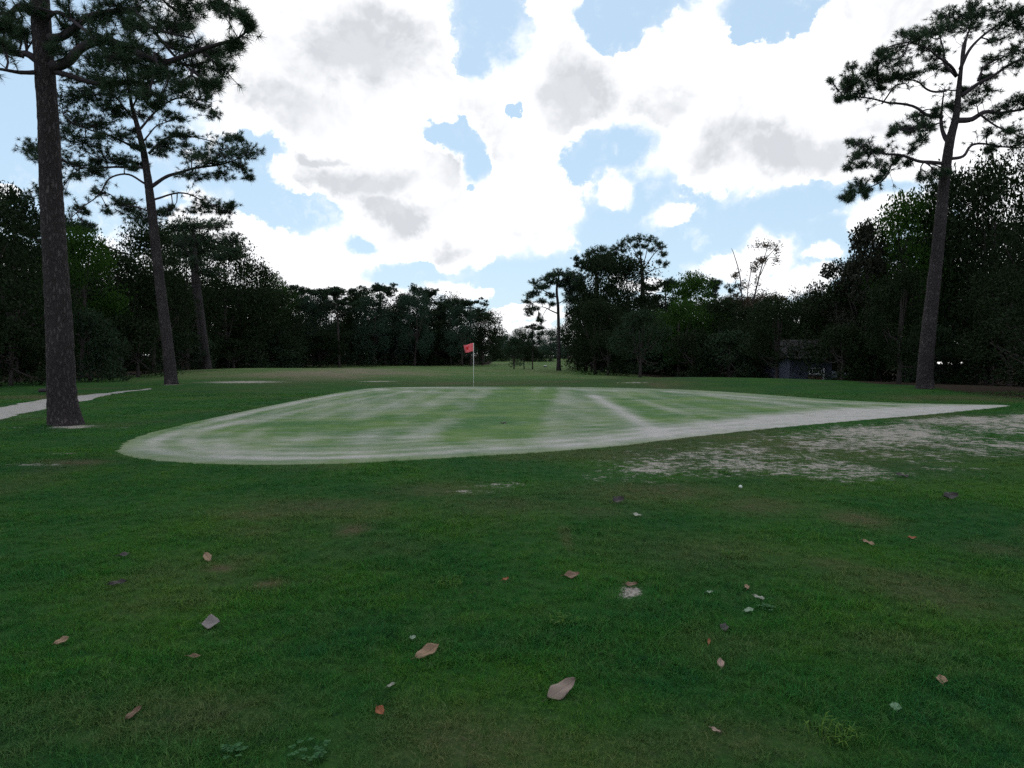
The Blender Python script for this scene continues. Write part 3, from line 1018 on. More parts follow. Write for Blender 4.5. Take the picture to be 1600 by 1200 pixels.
def pine_parts(trunk_pts, trunk_r, limbs, clusters, seed, nn=20, length=0.26, width=0.014, sides=14, tr_n=60, dens=1.0, bark='bark', limb_tufts=0):
    """all in world coordinates; limbs: list of (pts, r0); clusters: (centre, radii)"""
    rng = np.random.default_rng(seed)
    tp = spline(trunk_pts, tr_n)
    rr = np.interp(np.linspace(0, 1, tr_n), np.linspace(0, 1, len(trunk_r)), trunk_r)
    rr = rr * (1 + 0.28 * np.exp(-np.maximum(tp[:, 2] - tp[0, 2], 0) / 0.3))
    g = Geo()
    g.tube(tp, rr, sides, rough=0.07, rng=rng)
    trunk = g
    limb_geos, skel = [], []
    for pts, r0 in limbs:
        n = max(8, len(pts) * 5)
        lp = spline(pts, n)
        kn = max(4, n // 4)
        wob = rng.normal(0, 0.016 * np.linalg.norm(lp[-1] - lp[0]), (kn, 3)); wob[0] = 0; wob[-1] = 0
        lp = lp + spline(wob, n)
        lg = Geo()
        lg.tube(lp, r0 * 0.78 * (1 - np.linspace(0, 1, n)) ** 0.8 + 0.014, 7, rough=0.1, rng=rng)
        limb_geos.append(lg)
        skel.append(lp[n // 4:])
    skel.append(tp[int(tr_n * 0.75):])
    S = np.concatenate(skel)
    tw = Geo()
    tc, td = [], []
    for c, rad3 in clusters:
        c = np.asarray(c, float); rad3 = np.asarray(rad3, float)
        dd = np.linalg.norm(S - c, axis=1) + rng.random(len(S)) * 0.3
        s0 = S[np.argmin(dd)]
        mid = (s0 + c) / 2 + rng.normal(0, 0.12, 3) * np.linalg.norm(c - s0)
        br = spline([s0, mid, c], 6)
        tw.tube(br, np.linspace(0.035, 0.014, 6), 4, cap=False)
        n = max(6, int(dens * (26 * (rad3[0] * rad3[1] * rad3[2]) ** 0.6 + 7)))
        p = shell_points(n, rng, 0.25) * rad3
        p[:, 2] = np.where(p[:, 2] < -0.3 * rad3[2], p[:, 2] * 0.5, p[:, 2])
        q = c + p
        o = br[rng.integers(2, 6, n)]
        dirs = (q - o) + [0, 0, 0.35]
        dirs /= np.linalg.norm(dirs, axis=1)[:, None] + 1e-9
        for k in range(n):
            m1 = (o[k] + q[k]) / 2 - [0, 0, 0.10 * np.linalg.norm(q[k] - o[k])]
            tw.tube(np.array([o[k], m1, q[k]]), [0.013, 0.009, 0.006], 3, cap=False)
        tc.append(q); td.append(dirs)
        # side shoots
        h = rng.random(n) < 0.6
        q2 = (o[h] + q[h]) / 2 + rng.normal(0, 0.12, (h.sum(), 3)) * rad3.mean() * 1.2
        tc.append(q2); td.append(dirs[h])
    if limb_tufts:
        for pts, lp in zip(limbs, skel):
            ln = np.linalg.norm(lp[-1] - lp[0])
            m = int(limb_tufts * ln)
            if m < 2:
                continue
            o = lp[(len(lp) * (0.15 + 0.85 * rng.random(m) ** 0.7)).astype(int).clip(0, len(lp) - 1)]
            dv = rng.normal(size=(m, 3)); dv[:, 2] += 0.5; dv /= np.linalg.norm(dv, axis=1)[:, None]
            q = o + dv * rng.uniform(0.15, 0.75, (m, 1))
            for k in range(m):
                tw.tube(np.array([o[k], (o[k] + q[k]) / 2 + rng.normal(0, 0.04, 3), q[k]]), [0.014, 0.01, 0.006], 3, cap=False)
            tc.append(q); td.append(dv)
    tc = np.concatenate(tc); td = np.concatenate(td)
    v, t = tufts(tc, td, rng, nn, length, width)
    cr = Geo(); cr.add(v, None, t)
    return trunk, limb_geos, tw, cr, len(tc)


def hero_pine(base, label, spec, **kw):
    trunk, limbs, tw, cr, n = pine_parts(**spec)
    root = thing('pine_tree', label, 'pine tree', base, **kw)
    def shift(g):
        g.v = [v - base for v in g.v]
        return g
    link('trunk', shift(trunk).mesh('trunk', [M['bark']], True), root)
    for lg in limbs:
        link('branch', shift(lg).mesh('branch', [M['twig']], True), root)
    link('twigs', shift(tw).mesh('twigs', [M['twig']], False), root, kind='stuff')
    link('crown', shift(cr).mesh('crown', [M['needle']], False), root)
    print(label, 'tufts', n)
    return root


def px_limb(pts, d, rng, spread):
    """limb given by pixels (x, y) at trunk distance d, wandering away from the trunk in depth too"""
    s = rng.uniform(-1, 1) * spread
    out = []
    n = len(pts)
    for i, (x, y) in enumerate(pts):
        out.append(P3(x, y, d + s * (i / max(1, n - 1))))
    return np.array(out), s


def px_pine(base_px, d, trunk_px, trunk_r, limbs_px, clusters_px, seed, label, extra_clusters=(), **kw):
    rng = np.random.default_rng(seed)
    base = P3(base_px[0], base_px[1], d)
    base[2] = float(terrain(base[0], base[1]))
    tp = [P3(x, y, d) for x, y in trunk_px]
    tp[0] = base - [0, 0, 0.15]
    limbs, ends = [], []
    for pts, r0 in limbs_px:
        lp, s = px_limb(pts, d, rng, 1.8 if len(pts) > 2 else 0.5)
        limbs.append((lp, r0))
        ends.append(lp)
    S = np.concatenate(ends)
    cl = []
    for (x, y, rx, ry) in clusters_px:
        c0 = P3(x, y, d)
        k = np.argmin(np.hypot(S[:, 0] - c0[0], S[:, 2] - c0[2]))
        dd = S[k, 1] + rng.normal(0, 0.45)
        c = P3(x, y, dd)
        w = rx / FX * dd * 1.22; h = ry / FX * dd * 1.22
        cl.append((c, (w, max(0.3, 0.75 * w), h)))
    if len(clusters_px) > 40:                     # ragged outriders round the main masses
        for c0, r0_ in list(cl):
            if rng.random() < 0.55:
                off = rng.normal(0, 1, 3); off /= np.linalg.norm(off)
                cl.append((c0 + off * np.array(r0_) * 1.25, tuple(np.array(r0_) * rng.uniform(0.3, 0.6))))
    for c in extra_clusters:
        cl.append(c)
    spec = dict(trunk_pts=tp, trunk_r=trunk_r, limbs=limbs, clusters=cl, seed=seed)
    spec.update(kw)
    return hero_pine(base, label, spec)


# --- the thick trunk close by on the left
A_LIMBS = [([(78, 104), (110, 86), (130, 76), (190, 76), (262, 96), (320, 78), (372, 60)], 0.15),
           ([(86, 112), (120, 120), (170, 128), (230, 128), (290, 110)], 0.07),
           ([(66, 100), (40, 88), (15, 82), (-40, 78)], 0.10),
           ([(62, 113), (30, 114), (0, 112), (-50, 108)], 0.05),
           ([(70, 60), (110, 40), (160, 22), (210, 20), (240, 48), (300, 60)], 0.11),
           ([(62, 30), (30, 10), (0, 20), (-40, 10)], 0.09),
           ([(60, 0), (120, -30), (200, -50), (280, -30), (360, 0)], 0.12),
           ([(64, 40), (90, 20), (140, 60), (170, 95)], 0.05),
           ([(55, -60), (0, -100), (-80, -130)], 0.12), ([(52, -110), (120, -170), (220, -190)], 0.12),
           ([(50, -180), (-30, -250), (-100, -260)], 0.1), ([(48, -230), (100, -300), (160, -320)], 0.08),
           ([(320, 78), (350, 105), (345, 130)], 0.03), ([(240, 48), (275, 90), (300, 110)], 0.03)]
A_CL = [(340, 85, 30, 22), (372, 66, 14, 12), (350, 112, 18, 16), (310, 100, 30, 18), (300, 70, 26, 18), (365, 20, 22, 12), (335, 8, 22, 10), (382, 22, 8, 6),
        (285, 40, 34, 22), (250, 30, 34, 22), (210, 45, 34, 22), (200, 92, 36, 20), (250, 110, 34, 18), (280, 128, 24, 12), (150, 100, 30, 16), (120, 60, 26, 16),
        (150, 30, 34, 22), (110, 20, 26, 18), (180, 8, 40, 14), (240, 0, 40, 14), (300, 5, 28, 12), (190, 130, 30, 12), (60, 50, 18, 14), (30, 50, 28, 16), (10, 30, 26, 18),
        (45, 12, 24, 14), (0, 62, 24, 14), (-30, 60, 30, 20), (-40, 20, 40, 24), (20, 75, 20, 10), (90, 80, 18, 10), (225, 70, 26, 14), (160, 62, 26, 14),
        (60, -60, 50, 24), (150, -60, 50, 24), (240, -60, 50, 24), (320, -30, 36, 20), (-40, -100, 50, 26), (-90, -130, 40, 26), (120, -160, 50, 26), (210, -190, 46, 26),
        (40, -150, 46, 26), (-80, -250, 44, 26), (0, -230, 46, 26), (60, -300, 46, 28), (140, -310, 46, 26), (40, -380, 44, 30), (100, -240, 46, 26), (340, 132, 10, 8), (230, 150, 26, 8)]
px_pine((104, 664), 16.3, [(101, 664), (97, 620), (93, 520), (86, 400), (80, 300), (76, 200), (70, 110), (62, 0), (55, -120), (50, -260), (46, -360)],
        [0.33, 0.30, 0.275, 0.25, 0.235, 0.215, 0.205, 0.195, 0.15, 0.10, 0.04], A_LIMBS, A_CL, 11,
        'tall pine with the thickest trunk, beside the sandy cart path', sides=40, tr_n=150, nn=48, length=0.22, width=0.010, dens=1.25, limb_tufts=7)

# --- second pine
B_LIMBS = [([(236, 292), (262, 275), (300, 262), (350, 256), (392, 240)], 0.12), ([(240, 312), (265, 302), (300, 306), (335, 325), (362, 332)], 0.06),
           ([(228, 288), (195, 276), (165, 286), (140, 320), (100, 352)], 0.06), ([(224, 238), (190, 222), (150, 205), (110, 190)], 0.08),
           ([(216, 205), (245, 170), (285, 150), (330, 160)], 0.07), ([(212, 190), (180, 150), (150, 120)], 0.06), ([(228, 262), (190, 262), (140, 262), (80, 240), (45, 235)], 0.08),
           ([(206, 170), (225, 135), (260, 110)], 0.05), ([(232, 240), (260, 215), (300, 215), (345, 225)], 0.08), ([(232, 330), (205, 322), (185, 318)], 0.04),
           ([(206, 160), (195, 120), (170, 95)], 0.05), ([(220, 225), (240, 200), (262, 190)], 0.05)]
B_CL = [(385, 238, 24, 16), (355, 232, 30, 16), (330, 250, 34, 12), (300, 240, 34, 14), (375, 262, 20, 10), (345, 275, 24, 8), (300, 275, 26, 8), (330, 318, 26, 9), (355, 330, 12, 7), (310, 330, 20, 6),
        (365, 215, 14, 10), (280, 210, 24, 10), (260, 222, 20, 10), (250, 240, 14, 8), (330, 178, 16, 12), (305, 160, 24, 14), (280, 140, 26, 14), (255, 115, 24, 14), (320, 140, 14, 8), (285, 185, 18, 8),
        (225, 110, 26, 16), (195, 95, 26, 14), (165, 90, 24, 14), (150, 120, 34, 20), (130, 150, 34, 22), (170, 145, 30, 20), (200, 140, 24, 14), (120, 185, 34, 22), (155, 190, 34, 22), (185, 210, 26, 16),
        (130, 225, 36, 18), (165, 245, 34, 16), (110, 255, 30, 14), (90, 235, 22, 12), (48, 232, 20, 16), (60, 248, 16, 10), (195, 250, 20, 10), (150, 268, 26, 10), (60, 305, 20, 12), (90, 300, 16, 8),
        (125, 325, 10, 6), (150, 300, 10, 6), (185, 315, 14, 8), (205, 330, 22, 12), (225, 345, 30, 10), (170, 330, 10, 6), (265, 325, 12, 6), (220, 180, 18, 12), (235, 160, 20, 10), (100, 150, 20, 14),
        (115, 120, 22, 14), (240, 85, 18, 8), (210, 262, 12, 6), (105, 210, 22, 14), (180, 172, 26, 14), (140, 352, 8, 4), (118, 275, 18, 8), (215, 228, 12, 8)]
px_pine((268, 600), 39.5, [(268, 600), (262, 540), (253, 470), (244, 390), (236, 320), (231, 280), (224, 235), (214, 195), (205, 160), (198, 110)],
        [0.34, 0.30, 0.275, 0.255, 0.235, 0.205, 0.17, 0.13, 0.09, 0.05], B_LIMBS, B_CL, 12,
        'tall pine with a dark spreading crown, behind the thickest trunk', sides=18, tr_n=70, nn=28, length=0.26, width=0.021, dens=1.7, limb_tufts=9)

# --- third, pair of slim trunks further on
px_pine((325, 583), 66, [(325, 583), (318, 520), (311, 460), (305, 400), (302, 355)], [0.36, 0.30, 0.26, 0.2, 0.08],
        [([(308, 430), (335, 410), (365, 390)], 0.09), ([(306, 410), (280, 385), (255, 370)], 0.09), ([(304, 385), (325, 360), (350, 352)], 0.07), ([(303, 370), (285, 350)], 0.05), ([(309, 440), (285, 425), (262, 420)], 0.06)],
        [(300, 350, 30, 10), (335, 352, 26, 10), (360, 372, 20, 10), (270, 355, 24, 10), (250, 375, 22, 12), (320, 375, 26, 10), (290, 380, 24, 10), (370, 395, 18, 10), (345, 400, 24, 10), (262, 405, 24, 10), (300, 410, 24, 9), (330, 425, 24, 9), (265, 430, 20, 8)],
        13, 'slim pine standing farther off on the brown mound edge', sides=12, tr_n=40, nn=14, length=0.36, width=0.05, dens=1.6)
px_pine((316, 580), 70, [(316, 580), (312, 520), (303, 450), (299, 400)], [0.26, 0.22, 0.18, 0.1],
        [([(303, 440), (280, 410)], 0.07), ([(300, 420), (320, 390)], 0.07)],
        [(285, 395, 24, 10), (310, 390, 24, 10), (330, 385, 20, 10), (290, 370, 24, 10)], 14,
        'thinner pine trunk just behind the slim pine on the mound', sides=10, tr_n=30, nn=14, length=0.36, width=0.05, dens=1.4)

# --- right hand pine
R_LIMBS = [([(1492, 188), (1520, 179), (1560, 176), (1600, 166), (1680, 150)], 0.15), ([(1474, 183), (1445, 180), (1420, 168), (1385, 163), (1350, 152), (1318, 150)], 0.08),
           ([(1478, 142), (1455, 138), (1440, 128), (1405, 122), (1370, 118)], 0.05), ([(1495, 118), (1478, 100), (1450, 78), (1420, 66)], 0.07),
           ([(1500, 108), (1520, 72), (1555, 38), (1585, 18)], 0.08), ([(1502, 150), (1530, 128), (1565, 108), (1605, 92), (1670, 80)], 0.10), ([(1528, 126), (1545, 100), (1590, 80)], 0.05),
           ([(1476, 256), (1445, 256), (1412, 242), (1375, 241), (1348, 228)], 0.09), ([(1412, 242), (1392, 262), (1372, 285), (1330, 305)], 0.04),
           ([(1486, 248), (1508, 240), (1530, 226), (1570, 228), (1620, 230)], 0.08), ([(1484, 226), (1474, 205), (1472, 175), (1475, 140)], 0.13),
           ([(1494, 120), (1475, 95), (1470, 60), (1480, 30)], 0.06), ([(1530, 178), (1560, 200), (1600, 215)], 0.05), ([(1502, 108), (1510, 60), (1520, 25)], 0.07), ([(1475, 190), (1450, 195), (1420, 205)], 0.03), ([(1378, 162), (1395, 140), (1420, 130)], 0.03)]
R_CL = [(1560, 18, 30, 13), (1530, 22, 30, 14), (1500, 22, 28, 13), (1475, 25, 24, 12), (1515, 42, 26, 11), (1480, 45, 24, 11), (1452, 48, 22, 11), (1432, 58, 20, 11), (1412, 52, 12, 8), (1440, 72, 20, 8),
        (1405, 80, 18, 11), (1385, 88, 14, 9), (1372, 95, 12, 8), (1400, 100, 18, 9), (1355, 112, 18, 10), (1335, 122, 22, 12), (1318, 134, 16, 12), (1345, 138, 24, 9), (1375, 125, 20, 9), (1400, 120, 20, 8),
        (1430, 112, 20, 8), (1455, 108, 14, 7), (1330, 103, 10, 6), (1455, 88, 16, 8), (1312, 152, 12, 5), (1335, 152, 14, 4), (1590, 20, 16, 14), (1600, 45, 22, 18), (1572, 38, 20, 10), (1590, 75, 22, 12),
        (1560, 62, 18, 8), (1545, 92, 12, 8), (1590, 100, 18, 9), (1540, 142, 22, 9), (1520, 155, 20, 9), (1500, 172, 16, 7), (1510, 140, 10, 6), (1570, 165, 18, 8), (1595, 150, 18, 10), (1555, 182, 22, 6),
        (1435, 182, 14, 8), (1405, 198, 12, 7), (1422, 205, 12, 6), (1440, 218, 14, 9), (1392, 208, 7, 5), (1452, 200, 10, 6), (1425, 230, 12, 6), (1462, 180, 8, 5), (1340, 225, 14, 8), (1352, 238, 18, 8), (1335, 245, 10, 7),
        (1372, 236, 12, 6), (1325, 262, 10, 6), (1350, 258, 14, 7), (1375, 258, 10, 8), (1372, 278, 11, 7), (1345, 284, 14, 8), (1328, 298, 10, 7), (1318, 308, 6, 5), (1355, 298, 9, 5), (1418, 255, 9, 5), (1400, 246, 8, 5),
        (1440, 280, 16, 5), (1465, 272, 12, 5), (1545, 205, 12, 6), (1575, 205, 16, 8), (1595, 220, 12, 6), (1545, 235, 10, 5), (1640, 60, 30, 16), (1680, 90, 30, 16), (1640, 120, 30, 14), (1680, 150, 30, 14), (1640, 170, 26, 12),
        (1640, 20, 26, 14), (1660, 200, 24, 10), (1640, 230, 20, 8), (1700, 120, 20, 12), (1548, 120, 12, 7)]
px_pine((1445, 611), 31.5, [(1440, 611), (1447, 560), (1456, 470), (1464, 400), (1471, 330), (1477, 270), (1484, 222), (1494, 180), (1499, 130), (1503, 100), (1512, 50)],
        [0.34, 0.31, 0.28, 0.255, 0.235, 0.21, 0.185, 0.14, 0.10, 0.07, 0.03], R_LIMBS, R_CL, 15,
        'tall lone pine with a bare leaning trunk beside the worn sandy strip', sides=22, tr_n=90, nn=28, length=0.24, width=0.017, dens=1.6, limb_tufts=10)

# --- the pine with its crown to one side, at the edge of the far clump
px_pine((873, 580), 74, [(873, 580), (873, 530), (872, 480), (870, 450), (876, 420)], [0.24, 0.17, 0.15, 0.12, 0.05],
        [([(872, 490), (855, 482), (838, 480)], 0.08), ([(871, 465), (852, 455), (835, 450)], 0.08), ([(870, 450), (885, 430), (900, 420)], 0.08), ([(871, 475), (890, 465)], 0.06), ([(870, 440), (862, 430)], 0.05)],
        [(830, 482, 13, 5), (845, 470, 10, 5), (828, 462, 10, 6), (845, 448, 13, 6), (862, 440, 12, 6), (858, 462, 9, 5), (878, 425, 14, 7), (895, 430, 12, 8), (890, 450, 12, 8), (880, 445, 10, 6), (842, 500, 10, 3), (835, 440, 9, 4), (860, 430, 10, 5), (890, 470, 10, 8), (845, 512, 5, 3), (822, 470, 7, 5), (826, 490, 7, 4), (852, 436, 9, 5), (838, 458, 9, 5), (866, 428, 9, 6), (872, 440, 9, 6), (884, 438, 10, 7), (862, 474, 7, 4), (888, 460, 9, 7), (900, 440, 8, 8), (852, 448, 9, 5)],
        16, 'open crowned pine standing clear at the end of the middle clump', sides=12, tr_n=30, nn=12, length=0.36, width=0.05, dens=1.6)


px_pine((1000, 582), 76, [(1000, 582), (1002, 520), (1004, 460), (1003, 425), (1000, 390)], [0.36, 0.3, 0.25, 0.17, 0.06],
        [([(1003, 430), (985, 405), (965, 388)], 0.08), ([(1003, 425), (1018, 400), (1034, 385)], 0.08), ([(1003, 420), (1010, 395), (1015, 378)], 0.06), ([(1002, 415), (990, 390), (982, 378)], 0.06), ([(1003, 435), (1025, 420), (1040, 415)], 0.05)],
        [(963, 389, 9, 7), (972, 380, 9, 6), (984, 374, 10, 6), (998, 371, 10, 6), (1012, 373, 10, 6), (1024, 378, 9, 6), (1034, 386, 8, 7), (1036, 398, 6, 6), (1040, 412, 6, 4), (960, 398, 6, 5), (975, 392, 8, 4), (990, 385, 9, 4), (1006, 384, 9, 4), (1020, 390, 8, 4),
         (998, 396, 6, 3), (1030, 408, 5, 3), (970, 404, 7, 4)],
        17, 'umbrella topped pine, highest of the middle clump', sides=10, tr_n=30, nn=12, length=0.36, width=0.06, dens=1.2)
px_pine((935, 578), 78, [(935, 578), (934, 500), (932, 440), (930, 398)], [0.34, 0.28, 0.2, 0.06],
        [([(932, 430), (915, 412), (908, 405)], 0.07), ([(932, 425), (945, 402), (952, 392)], 0.07)],
        [(930, 392, 11, 6), (943, 389, 9, 6), (950, 398, 9, 7), (918, 398, 9, 6), (910, 408, 8, 6), (930, 405, 12, 6), (940, 412, 12, 6), (915, 420, 12, 6), (952, 415, 8, 6)],
        18, 'pine with a knobbed top, next to the umbrella topped one', sides=10, tr_n=30, nn=12, length=0.36, width=0.06, dens=1.2)

# --- prototypes for the woods
def make_pine_proto(seed, H=14, W=8, flat=0.5, crown_from=0.5):
    rng = np.random.default_rng(seed)
    lean = rng.normal(0, 0.5, 2)
    tp = [np.array([0, 0, -0.3]), np.array([lean[0] * 0.3, lean[1] * 0.3, H * 0.35]), np.array([lean[0] * 0.8, lean[1] * 0.8, H * 0.7]), np.array([lean[0], lean[1], H * 0.93])]
    limbs, cl = [], []
    n = 13
    for i in range(n):
        f = crown_from + (0.93 - crown_from) * (i + rng.random()) / n
        a = i * 2.4 + rng.normal(0, 0.4)
        t = (f - crown_from) / (0.93 - crown_from)
        ln = W / 2 * (0.55 + 0.55 * math.sin(math.pi * (0.25 + 0.6 * t))) * rng.uniform(0.7, 1.1)
        s = np.array([lean[0] * f, lean[1] * f, H * f])
        dv = np.array([math.cos(a), math.sin(a), 0])
        e = s + dv * ln + [0, 0, ln * rng.uniform(0.1, 0.45)]
        m = s + dv * ln * 0.5 + [0, 0, ln * rng.uniform(-0.05, 0.15)]
        limbs.append(([s, m, e], 0.09 * (1 - 0.5 * t)))
        for k in range(4):
            u = rng.uniform(0.5, 1.08)
            c = s + (e - s) * u + rng.normal(0, 0.35, 3) + [0, 0, 0.25]
            r = rng.uniform(0.65, 1.2)
            cl.append((c, (r, r, r * flat)))
    for k in range(5):
        c = np.array([lean[0], lean[1], H * 0.95]) + rng.normal(0, 0.8, 3) * [1, 1, 0.3]
        cl.append((c, (1.2, 1.2, 0.6)))
    trunk, lg, tw, cr, nt = pine_parts(tp, [0.28, 0.22, 0.17, 0.05], limbs, cl, seed, nn=14, length=0.36, width=0.075, sides=10, tr_n=24, dens=0.9)
    for g_ in lg:
        trunk.v += g_.v; trunk.q += [q + trunk.n for q in g_.q]; trunk.t += [t + trunk.n for t in g_.t]; trunk.n += g_.n
    return dict(trunk=trunk.mesh('trunk', [M['bark_far']], True), crown=cr.mesh('crown', [M['needle_far']]), H=H, W=W)


PROTO = {}
PROTO['oakA'] = make_broadleaf(101)
PROTO['oakB'] = make_broadleaf(102, nblob=52, W=11)
PROTO['oakC'] = make_broadleaf(103, H=12, W=8.5, nblob=44)
PROTO['brightA'] = make_broadleaf(104, nblob=44, mat='oak_bright', W=9)
PROTO['brightB'] = make_broadleaf(105, nblob=40, mat='oak_bright', shape='round', W=9, base=0.2)
PROTO['round'] = make_broadleaf(106, H=7, W=7, base=0.1, nblob=40, per=170, leaf=0.11, shape='round', blob=(0.13, 0.2), mat='bush_leaf')
PROTO['oakHi'] = make_broadleaf(113, H=12, W=12, base=0.27, nblob=50, blob=(0.11, 0.17), shape='round')
PROTO['magA'] = make_broadleaf(107, H=12, W=8.5, base=0.05, nblob=64, per=120, leaf=0.17, mat='magnolia', shape='cone', blob=(0.08, 0.15))
PROTO['magB'] = make_broadleaf(108, H=12, W=9, base=0.24, nblob=60, per=120, leaf=0.17, mat='magnolia', shape='oak', blob=(0.09, 0.16))
PROTO['bushA'] = make_broadleaf(109, H=5, W=7, base=0.0, nblob=34, per=150, leaf=0.13, shape='bush', blob=(0.13, 0.2))
PROTO['bushB'] = make_broadleaf(110, H=5, W=7, base=0.0, nblob=34, per=150, leaf=0.13, shape='bush', blob=(0.12, 0.18), mat='bush_leaf')
PROTO['farA'] = make_broadleaf(111, mat='haze_leaf', W=10)
PROTO['farB'] = make_broadleaf(112, mat='haze_leaf', W=9, nblob=38)
PROTO['pineA'] = make_pine_proto(121)
PROTO['pineB'] = make_pine_proto(122, W=9, crown_from=0.55)
PROTO['pineC'] = make_pine_proto(123, W=7, crown_from=0.42)
PROTO['pineD'] = make_pine_proto(124, W=10, crown_from=0.62, flat=0.4)
PROTO['pineE'] = make_pine_proto(125, W=8, crown_from=0.35)
_r = random.Random(3)


def tree(px, d, top, wpx, kind, label, group=None, name=None, rz=None):
    pr = PROTO[kind]
    x = ray(px, 560)[0] * d
    z0 = float(terrain(x, d))
    h = P3(px, top, d)[2] - z0
    w = wpx / FX * d
    nm = name or ('pine_tree' if 'pine' in kind else 'bush' if 'bush' in kind else 'magnolia_tree' if 'mag' in kind else 'leafy_tree')
    cat = 'pine tree' if 'pine' in kind else 'bush' if 'bush' in kind else 'tree'
    r = thing(nm, label, cat, (x, d, z0), rz if rz is not None else _r.uniform(0, 6.28), group)
    r.scale = (w / pr['W'], w / pr['W'], h / pr['H'])
    link('trunk', pr['trunk'], r)
    link('crown', pr['crown'], r)
    return r


